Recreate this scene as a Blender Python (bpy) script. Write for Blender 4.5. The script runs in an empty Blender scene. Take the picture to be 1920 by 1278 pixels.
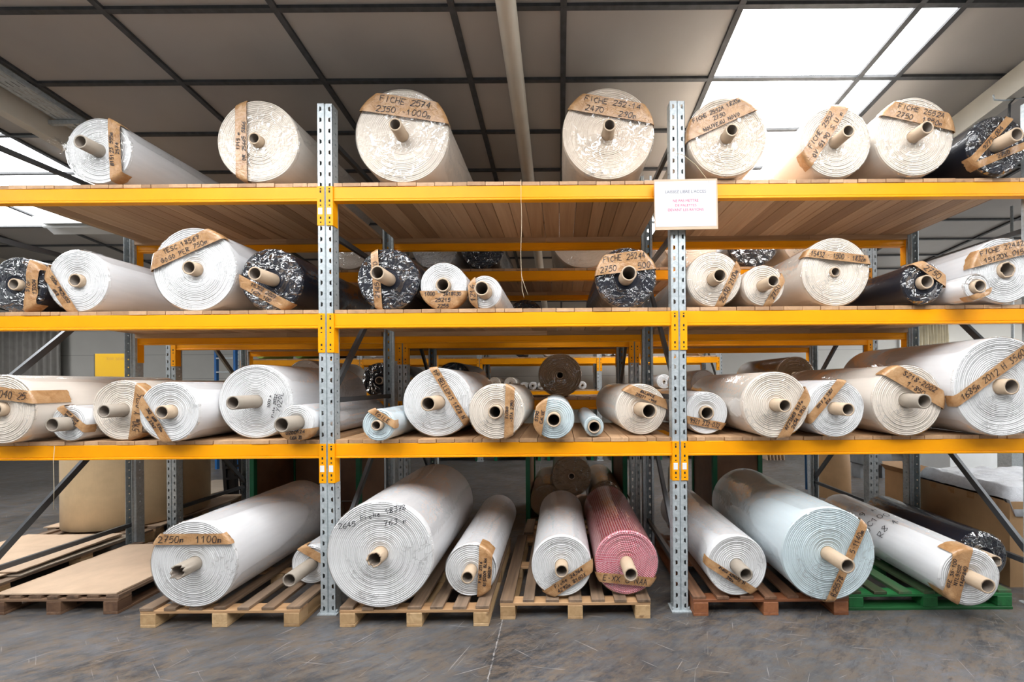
import bpy, math, random
from mathutils import Vector, Matrix, noise
random.seed(7)
C = bpy.context.scene.collection
PI = math.pi
# ------------------------------------------------------------------ camera geometry
F = 700.0; HE = 1.75; CX, CY = 1050.0, 718.0; TH = 0.0075
def uv(px, py):
    dx, dy = px-CX, py-CY
    return dx-TH*dy, dy+TH*dx
def at(px, py, z):                       # image point + distance -> world
    u, v = uv(px, py)
    return Vector((u*z/F, z, HE-v*z/F))
cam = bpy.data.cameras.new('camera'); co = bpy.data.objects.new('camera', cam); C.objects.link(co)
cam.sensor_width = 36; cam.lens = 36*F/1920
cam.shift_x = -(CX-960)/1920; cam.shift_y = (CY-639)/1920
co.matrix_world = Matrix.Translation((0, 0, HE)) @ Matrix.Rotation(PI/2, 4, 'X') @ Matrix.Rotation(-TH, 4, 'Z')
cam.clip_start = .05
S = bpy.context.scene; S.camera = co
S.view_settings.view_transform = 'Standard'; S.view_settings.look = 'None'
S.view_settings.gamma = 1; S.view_settings.use_curve_mapping = False
S.view_settings.exposure = -0.55

# ------------------------------------------------------------------ materials
MATS = {}
class N:
    def __init__(s, name):
        s.m = bpy.data.materials.new(name); s.m.use_nodes = True
        s.t = s.m.node_tree; s.n = s.t.nodes; s.l = s.t.links
        s.b = s.n['Principled BSDF']; s.out = s.n['Material Output']
        MATS[name] = s.m
    def new(s, t, **k):
        o = s.n.new(t)
        for a, b in k.items(): setattr(o, a, b)
        return o
    def coord(s, scale=(1, 1, 1), kind='Object'):
        c = s.new('ShaderNodeTexCoord'); m = s.new('ShaderNodeMapping'); m.inputs['Scale'].default_value = scale
        s.l.new(c.outputs[kind], m.inputs['Vector']); return m.outputs[0]
    def noise(s, vec, scale, detail=4, rough=.5, dist=0):
        o = s.new('ShaderNodeTexNoise'); s.l.new(vec, o.inputs['Vector'])
        o.inputs['Scale'].default_value = scale; o.inputs['Detail'].default_value = detail
        o.inputs['Roughness'].default_value = rough; o.inputs['Distortion'].default_value = dist
        return o.outputs['Fac']
    def ramp(s, fac, stops):
        o = s.new('ShaderNodeValToRGB'); s.l.new(fac, o.inputs[0]); e = o.color_ramp.elements
        while len(e) < len(stops): e.new(.5)
        for i, (p, c) in enumerate(stops):
            e[i].position = p; e[i].color = (c[0], c[1], c[2], 1) if hasattr(c, '__len__') else (c, c, c, 1)
        return o.outputs['Color']
    def math(s, op, a, b=None):
        o = s.new('ShaderNodeMath', operation=op)
        for i, x in enumerate((a, b)):
            if x is None: continue
            if isinstance(x, (int, float)): o.inputs[i].default_value = x
            else: s.l.new(x, o.inputs[i])
        return o.outputs[0]
    def mix(s, fac, a, b, mode='MIX'):
        o = s.new('ShaderNodeMix', data_type='RGBA', blend_type=mode)
        for i, x in ((0, fac), (6, a), (7, b)):
            if isinstance(x, (int, float)): o.inputs[i].default_value = x
            elif hasattr(x, '__len__'): o.inputs[i].default_value = (*x[:3], 1)
            else: s.l.new(x, o.inputs[i])
        return o.outputs[2]
    def bump(s, h, strength=.3, dist=.01, target=None):
        o = s.new('ShaderNodeBump'); o.inputs['Strength'].default_value = strength; o.inputs['Distance'].default_value = dist
        s.l.new(h, o.inputs['Height']); s.l.new(o.outputs[0], (target or s.b).inputs['Normal']); return o
    def set(s, col=None, rough=None, metal=None, spec=None):
        for k, v in (('Base Color', col), ('Roughness', rough), ('Metallic', metal), ('Specular IOR Level', spec)):
            if v is None: continue
            if isinstance(v, (int, float)): s.b.inputs[k].default_value = v
            elif hasattr(v, '__len__'): s.b.inputs[k].default_value = (*v[:3], 1)
            else: s.l.new(v, s.b.inputs[k])
        return s
def simple(name, col, rough=.5, metal=0, spec=.5, var=.06, scale=6, bump=0):
    m = N(name); c = m.coord()
    n = m.noise(c, scale, 4)
    lo = [x*(1-var) for x in col]; hi = [min(1, x*(1+var)) for x in col]
    m.set(m.ramp(n, [(.3, lo), (.7, hi)]), rough, metal, spec)
    if bump: m.bump(m.noise(c, scale*8, 3), bump, .004)
    return m.m
simple('yellow_paint', (.95, .37, .001), .42, 0, .25, var=.05, scale=3)
simple('orange_sticker', (.9, .25, .02), .5)
def galv():
    m = N('galvanised_steel'); c = m.coord()
    v = m.new('ShaderNodeTexVoronoi'); m.l.new(c, v.inputs['Vector']); v.inputs['Scale'].default_value = 60
    col = m.ramp(v.outputs['Color'], [(0, (.42, .47, .49)), (1, (.62, .67, .69))])
    n = m.noise(c, 2.5, 5)
    col = m.mix(m.math('MULTIPLY', n, .35), col, (.25, .27, .28))
    m.set(col, .42, .3); return m.m
galv()
simple('dark_steel', (.10, .105, .11), .4, .5)
simple('slot_dark', (.01, .01, .011), .8)
simple('white_sticker', (.8, .8, .8), .5)
simple('paper', (.60, .60, .64), .6, var=.02)
simple('ink', (.015, .015, .02), .5)
simple('ink_pink', (.62, .05, .16), .6)
simple('printed_grey', (.12, .12, .15), .6)
simple('blue_paint', (.02, .14, .40), .4)
simple('green_paint', (.02, .20, .07), .5, var=.2)
simple('dark_green_paint', (.005, .14, .06), .5, var=.2)
simple('black_plastic', (.012, .012, .014), .35)
simple('white_enamel', (.72, .74, .74), .35, var=.03)
simple('grey_machine', (.22, .23, .24), .45, .3, var=.2)
simple('cream_paint', (.56, .52, .44), .5, var=.05)
simple('string', (.62, .52, .36), .8)
simple('cable_black', (.02, .02, .02), .5)
simple('mint_cloth', (.35, .62, .48), .7, var=.15, bump=.3)
simple('curtain_grey', (.36, .345, .32), .8, var=.1)
simple('curtain_beige', (.56, .50, .36), .8, var=.12)
simple('plywood', (.20, .105, .055), .55, var=.2, scale=4)
simple('bubble_wrap', (.72, .74, .78), .25, var=.1, scale=30, bump=.9)
def yellow_sheet():
    m = N('yellow_board'); m.set((.62, .36, .012), .4)
yellow_sheet()
def wood(name, a, b, dark, rough=.6, axis='Y'):
    m = N(name)
    sc = {'Y': (14, .8, 14), 'X': (.8, 14, 14), 'Z': (14, 14, .8)}[axis]
    c = m.coord(sc)
    at_ = m.new('ShaderNodeAttribute', attribute_name='pv'); pv = at_.outputs['Fac']
    off = m.new('ShaderNodeVectorMath', operation='ADD'); m.l.new(c, off.inputs[0])
    cb = m.new('ShaderNodeCombineXYZ')
    for i in range(3): m.l.new(m.math('MULTIPLY', pv, 37.0+i*11), cb.inputs[i])
    m.l.new(cb.outputs[0], off.inputs[1]); v = off.outputs[0]
    n1 = m.noise(v, 1.0, 6, .6, 1.2); n2 = m.noise(v, 4.0, 3)
    col = m.ramp(n1, [(.3, a), (.65, b)])
    tone = m.ramp(pv, [(0, (.62, .56, .50)), (.5, (.92, .88, .82)), (1, (1.0, 1.0, 1.0))])
    col = m.mix(1, col, tone, 'MULTIPLY')
    c2 = m.coord(tuple(.35*x for x in sc)); off2 = m.new('ShaderNodeVectorMath', operation='ADD')
    m.l.new(c2, off2.inputs[0]); m.l.new(cb.outputs[0], off2.inputs[1])
    kn = m.noise(off2.outputs[0], 2.2, 2)
    col = m.mix(m.ramp(kn, [(.66, 0), (.74, .75)]), col, dark)
    m.set(col, rough); m.bump(n2, .25, .003); return m.m
wood('deck_wood', (.50, .30, .165), (.63, .405, .235), (.20, .10, .04))
wood('batten_wood', (.42, .25, .13), (.62, .42, .25), (.15, .07, .03), axis='X')
wood('pallet_wood', (.15, .105, .075), (.31, .215, .145), (.06, .035, .02))
wood('pallet_wood_cross', (.38, .22, .11), (.56, .35, .185), (.10, .05, .02), axis='X')
wood('dark_pallet_wood', (.09, .055, .035), (.22, .14, .09), (.03, .02, .012))
wood('dark_pallet_cross', (.12, .07, .045), (.27, .165, .10), (.04, .02, .012), axis='X')
wood('red_pallet_wood', (.13, .065, .038), (.25, .13, .075), (.07, .03, .015))
wood('red_pallet_cross', (.24, .085, .035), (.36, .14, .06), (.10, .03, .01), axis='X')
wood('green_pallet_wood', (.10, .085, .05), (.035, .13, .05), (.05, .04, .02))
wood('green_pallet_cross', (.008, .115, .03), (.015, .17, .045), (.01, .08, .02), axis='X')
wood('pallet_block', (.45, .29, .14), (.62, .43, .24), (.16, .08, .03))
wood('dark_pallet_block', (.12, .065, .04), (.24, .14, .085), (.05, .03, .02))
wood('red_pallet_block', (.26, .095, .04), (.38, .15, .065), (.10, .03, .01))
wood('green_pallet_block', (.008, .105, .028), (.015, .16, .04), (.01, .07, .02))

def kraft(name, col, rough=.6):
    m = N(name); c = m.coord(); n = m.noise(c, 5, 6, .6); n2 = m.noise(m.coord((60, 60, 4)), 3, 3)
    k = m.ramp(n, [(.25, [x*.86 for x in col]), (.75, [min(1, x*1.1) for x in col])])
    k = m.mix(.07, k, m.ramp(n2, [(.3, .3), (.7, .9)]), 'MULTIPLY')
    m.set(k, rough); m.bump(n2, .15, .002); return m.m
kraft('cardboard', (.58, .42, .29)); kraft('cardboard_brown', (.42, .25, .12)); kraft('cardboard_grey', (.38, .31, .24))
kraft('kraft_reel', (.62, .46, .27), .5)
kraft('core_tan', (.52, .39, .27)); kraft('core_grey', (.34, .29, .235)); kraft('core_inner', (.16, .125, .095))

def tape():
    m = N('brown_tape'); c = m.coord(); n = m.noise(c, 14, 5, .6, .6)
    w = m.noise(m.coord((40, 40, 5)), 2, 3)
    col = m.ramp(n, [(.3, (.33, .165, .065)), (.55, (.46, .26, .12)), (.8, (.56, .36, .19))])
    m.set(col, .22, 0, .6); m.bump(m.noise(c, 22, 4, .6, 1.5), .5, .01); return m.m
tape()
def fabric_face(name, base, line, freq=330, red=False, blk=False, lineamt=.5):
    m = N(name); tc = m.new('ShaderNodeTexCoord'); sp = m.new('ShaderNodeSeparateXYZ'); m.l.new(tc.outputs['Object'], sp.inputs[0])
    r = m.math('SQRT', m.math('ADD', m.math('MULTIPLY', sp.outputs[0], sp.outputs[0]), m.math('MULTIPLY', sp.outputs[2], sp.outputs[2])))
    nz = m.noise(tc.outputs['Object'], 7, 3)
    rr = m.math('ADD', r, m.math('MULTIPLY', nz, .006))
    s1 = m.math('ABSOLUTE', m.math('SINE', m.math('MULTIPLY', rr, freq)))
    s2 = m.math('ABSOLUTE', m.math('SINE', m.math('MULTIPLY', rr, freq*3.1)))
    ln = m.ramp(s1, [(0, lineamt), (.34, 0)])
    pres = m.ramp(m.noise(tc.outputs['Object'], 5, 2), [(.35, .35), (.6, 1)])
    ln = m.mix(1, ln, pres, 'MULTIPLY')
    if red:
        an = m.math('ARCTAN2', sp.outputs[2], sp.outputs[0])
        k = m.math('FLOOR', m.math('MULTIPLY', r, 150))
        t = m.math('SINE', m.math('ADD', m.math('MULTIPLY', m.math('MULTIPLY', an, k), 3.2), m.math('MULTIPLY', k, 2.3)))
        col = m.mix(m.ramp(t, [(.35, 0), (.5, 1)]), (.72, .42, .46), (.46, .003, .035))
    else:
        col = m.mix(ln, base, line)
        col = m.mix(m.ramp(m.noise(tc.outputs['Object'], 3.5, 5, .6), [(.5, 0), (.8, .25)]), col, line)
    m.set(col, .7 if not blk else .55, 0, .3)
    m.bump(m.math('ADD', s1, m.math('MULTIPLY', s2, .3)), .35, .003)
    return m.m
fabric_face('white_fabric_face', (.74, .74, .74), (.42, .41, .40), lineamt=.38)
fabric_face('cream_fabric_face', (.76, .68, .59), (.42, .31, .22))
fabric_face('beige_fabric_face', (.72, .61, .50), (.40, .29, .20))
fabric_face('blue_fabric_face', (.60, .70, .73), (.40, .48, .51), lineamt=.35)
fabric_face('black_fabric_face', (.010, .012, .022), (.003, .003, .005), 330, blk=True)
fabric_face('kraft_fabric_face', (.30, .20, .115), (.18, .115, .06))
fabric_face('red_fabric_face', (.7, .3, .3), (.3, .1, .1), red=True)
def fabric_body(name, col, rough=.55, streak=.06):
    m = N(name); n = m.noise(m.coord((30, 4, 30)), 1, 4, .5, .5); n2 = m.noise(m.coord((2, 60, 2)), 1, 3)
    k = m.ramp(n, [(.3, [x*(1-streak) for x in col]), (.7, col)])
    m.set(k, rough); m.bump(n2, .12, .004); return m.m
fabric_body('white_fabric', (.78, .78, .79)); fabric_body('cream_fabric', (.76, .69, .61)); fabric_body('beige_fabric', (.72, .62, .51))
fabric_body('blue_fabric', (.64, .73, .77)); fabric_body('black_fabric', (.010, .012, .02), .4); fabric_body('kraft_fabric', (.25, .165, .10), .45)
fabric_body('green_fabric', (.20, .34, .05)); fabric_body('lime_fabric', (.45, .6, .12))
def red_body():
    m = N('red_fabric'); tc = m.new('ShaderNodeTexCoord'); sp = m.new('ShaderNodeSeparateXYZ'); m.l.new(tc.outputs['Object'], sp.inputs[0])
    an = m.math('ARCTAN2', sp.outputs[2], sp.outputs[0])
    s = m.math('SINE', m.math('MULTIPLY', an, 74))
    z = m.math('SINE', m.math('MULTIPLY', sp.outputs[1], 900))
    f = m.ramp(m.math('ADD', m.math('MULTIPLY', s, .5), m.math('MULTIPLY', z, .12)), [(.0, 0), (.3, 1)])
    m.set(m.mix(f, (.40, .22, .22), (.28, .012, .03)), .35)
red_body()
def film(name, amt, bumpd, bs, ridge=.35, tint=(1, 1, 1)):
    m = N(name); m.n.remove(m.b); tc = m.coord()
    tr = m.new('ShaderNodeBsdfTransparent'); tr.inputs[0].default_value = (*tint, 1)
    gl = m.new('ShaderNodeBsdfGlossy'); gl.inputs['Roughness'].default_value = .07
    n = m.noise(tc, bs, 3, .5, 1.6); n2 = m.noise(tc, bs*2.2, 2, .5, 1.0)
    h = m.math('ADD', n, m.math('MULTIPLY', n2, .35))
    bp = m.new('ShaderNodeBump'); bp.inputs['Strength'].default_value = 1; bp.inputs['Distance'].default_value = bumpd
    m.l.new(h, bp.inputs['Height']); m.l.new(bp.outputs[0], gl.inputs['Normal'])
    lw = m.new('ShaderNodeLayerWeight'); lw.inputs[0].default_value = .12
    cr = m.noise(tc, bs*.8, 2, .5, 2.6); w = m.noise(tc, 5, 2)
    e = m.math('ABSOLUTE', m.math('SUBTRACT', cr, .5))
    rg = m.math('MULTIPLY', m.ramp(e, [(0, 1), (.035, 0)]), m.ramp(w, [(.45, 0), (.6, ridge)]))
    f = m.math('ADD', m.math('ADD', m.math('MULTIPLY', lw.outputs['Fresnel'], amt), rg), .015)
    mx = m.new('ShaderNodeMixShader'); m.l.new(m.math('MINIMUM', f, .85), mx.inputs[0]); m.l.new(tr.outputs[0], mx.inputs[1]); m.l.new(gl.outputs[0], mx.inputs[2])
    m.l.new(mx.outputs[0], m.out.inputs[0]); return m.m
film('clear_film', .35, .02, 8, .5)
film('smooth_film', .30, .006, 5, 0)
def crumple():
    m = N('crinkled_film'); m.n.remove(m.b); tc = m.coord()
    tr = m.new('ShaderNodeBsdfTransparent'); gl = m.new('ShaderNodeBsdfGlossy'); gl.inputs['Roughness'].default_value = .10
    nzv = m.new('ShaderNodeTexNoise'); m.l.new(tc, nzv.inputs['Vector']); nzv.inputs['Scale'].default_value = 6; nzv.inputs['Detail'].default_value = 2
    mx_ = m.new('ShaderNodeVectorMath', operation='MULTIPLY_ADD'); m.l.new(nzv.outputs['Color'], mx_.inputs[0]); mx_.inputs[1].default_value = (.16, .16, .16); m.l.new(tc, mx_.inputs[2])
    v = m.new('ShaderNodeTexVoronoi'); v.inputs['Scale'].default_value = 13; m.l.new(mx_.outputs[0], v.inputs['Vector'])
    v2 = m.new('ShaderNodeTexVoronoi'); v2.inputs['Scale'].default_value = 31; m.l.new(mx_.outputs[0], v2.inputs['Vector'])
    h = m.math('ADD', v.outputs['Distance'], m.math('MULTIPLY', v2.outputs['Distance'], .3))
    bp = m.new('ShaderNodeBump'); bp.inputs['Strength'].default_value = 1; bp.inputs['Distance'].default_value = .045
    m.l.new(h, bp.inputs['Height']); m.l.new(bp.outputs[0], gl.inputs['Normal'])
    lw = m.new('ShaderNodeLayerWeight'); lw.inputs[0].default_value = .3; m.l.new(bp.outputs[0], lw.inputs['Normal'])
    f = m.math('ADD', m.math('MULTIPLY', lw.outputs['Fresnel'], .35), .05)
    mx = m.new('ShaderNodeMixShader'); m.l.new(m.math('MINIMUM', f, .6), mx.inputs[0]); m.l.new(tr.outputs[0], mx.inputs[1]); m.l.new(gl.outputs[0], mx.inputs[2])
    m.l.new(mx.outputs[0], m.out.inputs[0])
crumple()
def floor_mat():
    m = N('worn_concrete'); c = m.coord()
    def rc(rot, sx, sy, loc=(0, 0, 0)):                     # rotate first, then stretch
        mp = m.new('ShaderNodeMapping', vector_type='TEXTURE'); mp.inputs['Rotation'].default_value = (0, 0, rot)
        mp.inputs['Scale'].default_value = (1/sx, 1/sy, 1); mp.inputs['Location'].default_value = loc; m.l.new(c, mp.inputs[0]); return mp.outputs[0]
    a = m.noise(rc(.1, .9, 1.5), 1.5, 12, .72, .4); b = m.noise(rc(.15, 2.0, 5), 3.0, 12, .8, .3); d = m.noise(c, .8, 4)
    e = m.noise(rc(.6, 1.5, 6), 3, 10, .8, .3)
    col = m.ramp(a, [(.38, (.038, .039, .043)), (.48, (.085, .087, .094)), (.62, (.14, .142, .152))])
    col = m.mix(m.ramp(b, [(.45, 0), (.57, .75)]), col, (.165, .122, .085))
    col = m.mix(m.ramp(e, [(.50, 0), (.62, .5)]), col, (.165, .155, .145))
    col = m.mix(m.ramp(e, [(.36, .7), (.46, 0)]), col, (.035, .035, .037))
    col = m.mix(m.ramp(d, [(.35, .5), (.6, 0)]), col, (.05, .047, .045))
    for i, rot in enumerate((.35, -.6, 1.2, -.15, .9)):
        sn = m.noise(rc(rot, .7, 22, (i*3.3, i, 0)), 4, 2, .5, .25)
        col = m.mix(m.ramp(sn, [(.70, 0), (.74, .5)]), col, (.36, .34, .32))
    sp = m.noise(c, 9, 10, .8, 1.5)
    col = m.mix(m.ramp(sp, [(.66, 0), (.70, .8)]), col, (.55, .55, .55))
    s3 = m.new('ShaderNodeSeparateXYZ'); m.l.new(c, s3.inputs[0])
    jx = m.math('ABSOLUTE', m.math('ADD', m.math('ADD', s3.outputs[0], .44), m.math('MULTIPLY', m.math('SUBTRACT', sp, .5), .03)))
    col = m.mix(m.ramp(jx, [(0, .55), (.005, 0)]), col, m.ramp(b, [(.4, (.02, .02, .02)), (.55, (.6, .6, .6))]))
    m.set(col, m.ramp(b, [(.3, .3), (.7, .55)]), 0, .4)
    m.bump(m.math('ADD', b, sp), .15, .006)
floor_mat()
def ceil_mat():
    m = N('ceiling_panel'); n = m.noise(m.coord((1, 1, 1)), 1.2, 4); f = m.noise(m.coord((60, 9, 9)), 1, 2)
    m.set(m.ramp(n, [(.3, (.33, .305, .28)), (.7, (.40, .375, .345))]), .45); m.bump(f, .12, .004)
ceil_mat()
simple('ceiling_bar', (.045, .047, .05), .6, var=.3, scale=20)
def wall_mat(name, col):
    m = N(name); s3 = m.new('ShaderNodeSeparateXYZ'); tc = m.new('ShaderNodeTexCoord'); m.l.new(tc.outputs['Object'], s3.inputs[0])
    z = m.math('FRACT', m.math('MULTIPLY', s3.outputs[2], 1.55))
    c = m.mix(m.ramp(z, [(0, .8), (.03, 0)]), m.ramp(m.noise(tc.outputs['Object'], 2, 4), [(.3, [x*.93 for x in col]), (.7, col)]), [x*.3 for x in col])
    m.set(c, .55)
wall_mat('wall_panels', (.60, .59, .55))
def emis(name, col, s):
    m = N(name); m.b.inputs['Base Color'].default_value = (.8, .8, .8, 1)
    m.b.inputs['Emission Color'].default_value = (*col, 1); m.b.inputs['Emission Strength'].default_value = s
emis('skylight_panel', (.97, .985, 1.0), 15.0); emis('window_light', (1, 1, 1), 7)

# ------------------------------------------------------------------ mesh helper
class MB:
    def __init__(s): s.v = []; s.f = []; s.mi = []; s.pv = []; s.sm = []
    def add(s, vs, fs, mi=0, pv=.5, smooth=False):
        o = len(s.v); s.v += [tuple(p) for p in vs]; s.pv += [pv]*len(vs)
        for f in fs: s.f.append(tuple(i+o for i in f)); s.mi.append(mi); s.sm.append(smooth)
        return s
    def box(s, x0, x1, y0, y1, z0, z1, mi=0, pv=None, b=0):
        pv = random.random() if pv is None else pv
        if b:
            vs = []
            for z, i in ((z0, b), (z0+b, 0), (z1-b, 0), (z1, b)):
                vs += [(x0+i, y0+i, z), (x1-i, y0+i, z), (x1-i, y1-i, z), (x0+i, y1-i, z)]
            fs = [(3, 2, 1, 0), (12, 13, 14, 15)]
            for k in range(3):
                for j in range(4): fs.append((4*k+j, 4*k+(j+1) % 4, 4*k+4+(j+1) % 4, 4*k+4+j))
            return s.add(vs, fs, mi, pv)
        vs = [(x0, y0, z0), (x1, y0, z0), (x1, y1, z0), (x0, y1, z0), (x0, y0, z1), (x1, y0, z1), (x1, y1, z1), (x0, y1, z1)]
        return s.add(vs, [(3, 2, 1, 0), (4, 5, 6, 7), (0, 1, 5, 4), (1, 2, 6, 5), (2, 3, 7, 6), (3, 0, 4, 7)], mi, pv)
    def bar(s, p, q, w, h=None, mi=0, up=(1, 0, 0)):       # rectangular bar from p to q
        p, q = Vector(p), Vector(q); d = (q-p).normalized(); a = Vector(up); a = (a-d*a.dot(d)).normalized(); b = d.cross(a); h = h or w
        vs = [e+a*w/2*i+b*h/2*j for e in (p, q) for i, j in ((-1, -1), (1, -1), (1, 1), (-1, 1))]
        return s.add(vs, [(3, 2, 1, 0), (4, 5, 6, 7), (0, 1, 5, 4), (1, 2, 6, 5), (2, 3, 7, 6), (3, 0, 4, 7)], mi, random.random())
    def tube(s, pts, r, n=8, mi=0, cap=True):
        pts = [Vector(p) for p in pts]; vs = []; fs = []
        a = None
        for i, p in enumerate(pts):
            d = (pts[min(i+1, len(pts)-1)]-pts[max(i-1, 0)]).normalized()
            if a is None: a = d.orthogonal().normalized()
            a = (a-d*a.dot(d)).normalized(); b = d.cross(a)
            vs += [p+(a*math.cos(2*PI*k/n)+b*math.sin(2*PI*k/n))*r for k in range(n)]
        for i in range(len(pts)-1):
            for k in range(n): fs.append((i*n+k, i*n+(k+1) % n, (i+1)*n+(k+1) % n, (i+1)*n+k))
        if cap: fs += [tuple(range(n))[::-1], tuple((len(pts)-1)*n+k for k in range(n))]
        return s.add(vs, fs, mi, .5, True)
    def build(s, name, mats, parent=None, loc=(0, 0, 0), rot=(0, 0, 0)):
        me = bpy.data.meshes.new(name); me.from_pydata(s.v, [], s.f)
        for m in ([mats] if isinstance(mats, str) else mats): me.materials.append(MATS[m])
        me.polygons.foreach_set('material_index', s.mi); me.polygons.foreach_set('use_smooth', s.sm)
        a = me.attributes.new('pv', 'FLOAT', 'POINT'); a.data.foreach_set('value', s.pv)
        me.update(); o = bpy.data.objects.new(name, me); C.objects.link(o); o.location = loc; o.rotation_euler = rot
        if parent: o.parent = parent
        return o
def tag(o, label=None, cat=None, group=None, kind=None):
    if label: o['label'] = label
    if cat: o['category'] = cat
    if group: o['group'] = group
    if kind: o['kind'] = kind
    return o
def thing(name, label, cat, loc=(0, 0, 0), rot=(0, 0, 0), group=None):
    o = bpy.data.objects.new(name, None); C.objects.link(o); o.location = loc; o.rotation_euler = rot; o.empty_display_size = .1
    return tag(o, label, cat, group)
def nz(x, y, z, s=1.0): return noise.noise(Vector((x*s, y*s, z*s)))

# ------------------------------------------------------------------ setting
CZ = 4.65; SL = .123
def cz(y): return CZ-SL*y
X0, X1, Y0, Y1 = -15.4, 13.5, -5.0, 10.0
m = MB(); m.box(X0-.2, X1+.2, Y0, Y1+.2, -.1, 0); tag(m.build('floor', 'worn_concrete'), kind='structure')
xs = [-15.4, -14.2, -13.0, -11.8, -10.6, -9.4, -8.2, -7.0, -5.32, -4.31, -3.11, -1.93, -.72, .044, 1.26, 2.49, 2.80, 4.0, 5.2, 6.4, 7.6, 8.8, 10.0, 11.2, 12.4, 13.5]
T = .535; ys = [2.557+T*k for k in range(-14, 15)]; ys = [y for y in ys if Y0 < y < Y1+.4]; ys[-1] = Y1+.2
tiles = MB(); sky = {}
def is_sky(xm, ym):
    if ym > 2.5:
        if 1.26 < xm < 2.80 and ym < 8.4: return 'a'
        if -8.2 < xm < -5.32 and ym < 5.2: return 'b'
        if 8.8 < xm < 11.2 and ym < 8: return 'c'
        return None
    if -1.0 < ym < 1.95 and (-5.4 < xm < -.72 or .04 < xm < 4.0 or -8.2 < xm < -7 or 6.4 < xm < 8.8): return 'd'
for i in range(len(xs)-1):
    for j in range(len(ys)-1):
        xa, xb, ya, yb = xs[i], xs[i+1], ys[j], ys[j+1]
        k = is_sky((xa+xb)/2, (ya+yb)/2); mb = sky.setdefault(k, MB()) if k else tiles
        za, zb = cz(ya), cz(yb)
        mb.add([(xa, ya, za), (xb, ya, za), (xb, yb, zb), (xa, yb, zb), (xa, ya, za+.03), (xb, ya, za+.03), (xb, yb, zb+.03), (xa, yb, zb+.03)],
               [(3, 2, 1, 0), (4, 5, 6, 7), (0, 1, 5, 4), (1, 2, 6, 5), (2, 3, 7, 6), (3, 0, 4, 7)])
tag(tiles.build('ceiling', 'ceiling_panel'), kind='structure')
for n, k in enumerate(sorted(sky)): tag(sky[k].build('window_%d' % (n+1), 'skylight_panel'), kind='structure')
m = MB()
for x in xs: m.bar((x, Y0, cz(Y0)-.010), (x, Y1, cz(Y1)-.010), .044, .024)
for y in ys: m.bar((X0, y, cz(y)-.0095), (X1, y, cz(y)-.0095), .034, .022, up=(0, 1, 0))
tag(m.build('trim_1', 'ceiling_bar'), kind='structure')
def wallbox(name, *a, mat='wall_panels'):
    m = MB(); m.box(*a); return tag(m.build(name, mat), kind='structure')
wallbox('wall_back', X0, X1, Y1, Y1+.2, 0, cz(Y1)+.1)
wallbox('wall_left', X0-.2, X0, Y0, Y1+.2, 0, 5.4)
wallbox('wall_right', X1, X1+.2, Y0, Y1+.2, 0, 5.4)
# ceiling purlins
def purlin(x, kind, w, h, n, mat='cream_paint'):
    m = MB()
    if kind == 'round': m.tube([(x, y, cz(y)-.045-w/2) for y in (Y0, 2, 6, Y1)], w/2, 20)
    else: m.bar((x, Y0, cz(Y0)-.03-h/2), (x, Y1, cz(Y1)-.03-h/2), w, h)
    return tag(m.build('trim_%d' % n, mat), kind='structure')
purlin(-.335, 'round', .135, 0, 2); purlin(3.72, 'box', .11, .20, 3); purlin(-4.64, 'box', .10, .20, 4); purlin(-9.2, 'box', .12, .2, 5)
# perforated cable tray
t = thing('cable_tray', 'perforated galvanised cable tray running under the ceiling at upper left', 'cable tray', (-4.43, 0, 0))
m = MB(); w = .19
k = 0; y = 1.2
while y < 9.4:                                   # perforated sheet: strips with gaps
    for c in range(4):
        xa = -w/2+c*w/4; m.add([(xa+.004, y, cz(y)-.075), (xa+w/4-.016, y, cz(y)-.075), (xa+w/4-.016, y+.05, cz(y+.05)-.075), (xa+.004, y+.05, cz(y+.05)-.075)], [(0, 1, 2, 3)])
    m.add([(-w/2, y+.05, cz(y+.05)-.075), (w/2, y+.05, cz(y+.05)-.075), (w/2, y+.075, cz(y+.075)-.075), (-w/2, y+.075, cz(y+.075)-.075)], [(0, 1, 2, 3)])
    y += .075
for c in range(5): m.bar((-w/2+c*w/4, 1.2, cz(1.2)-.075), (-w/2+c*w/4, 9.4, cz(9.4)-.075), .014, .002)
m.build('perforated_base', 'galvanised_steel', t)
for sx in (-1, 1):
    m = MB(); m.bar((sx*w/2, 1.2, cz(1.2)-.055), (sx*w/2, 9.4, cz(9.4)-.055), .004, .05); m.build('side_rail', 'galvanised_steel', t)
m = MB(); y = 3.36; m.box(-.42, .12, y, y+.03, cz(y)-.12, cz(y)-.085)
for x in (-.38, .07): m.box(x-.006, x+.006, y+.005, y+.02, cz(y)-.13, cz(y)-.005)
m.build('support_bracket', 'galvanised_steel', t)
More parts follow.
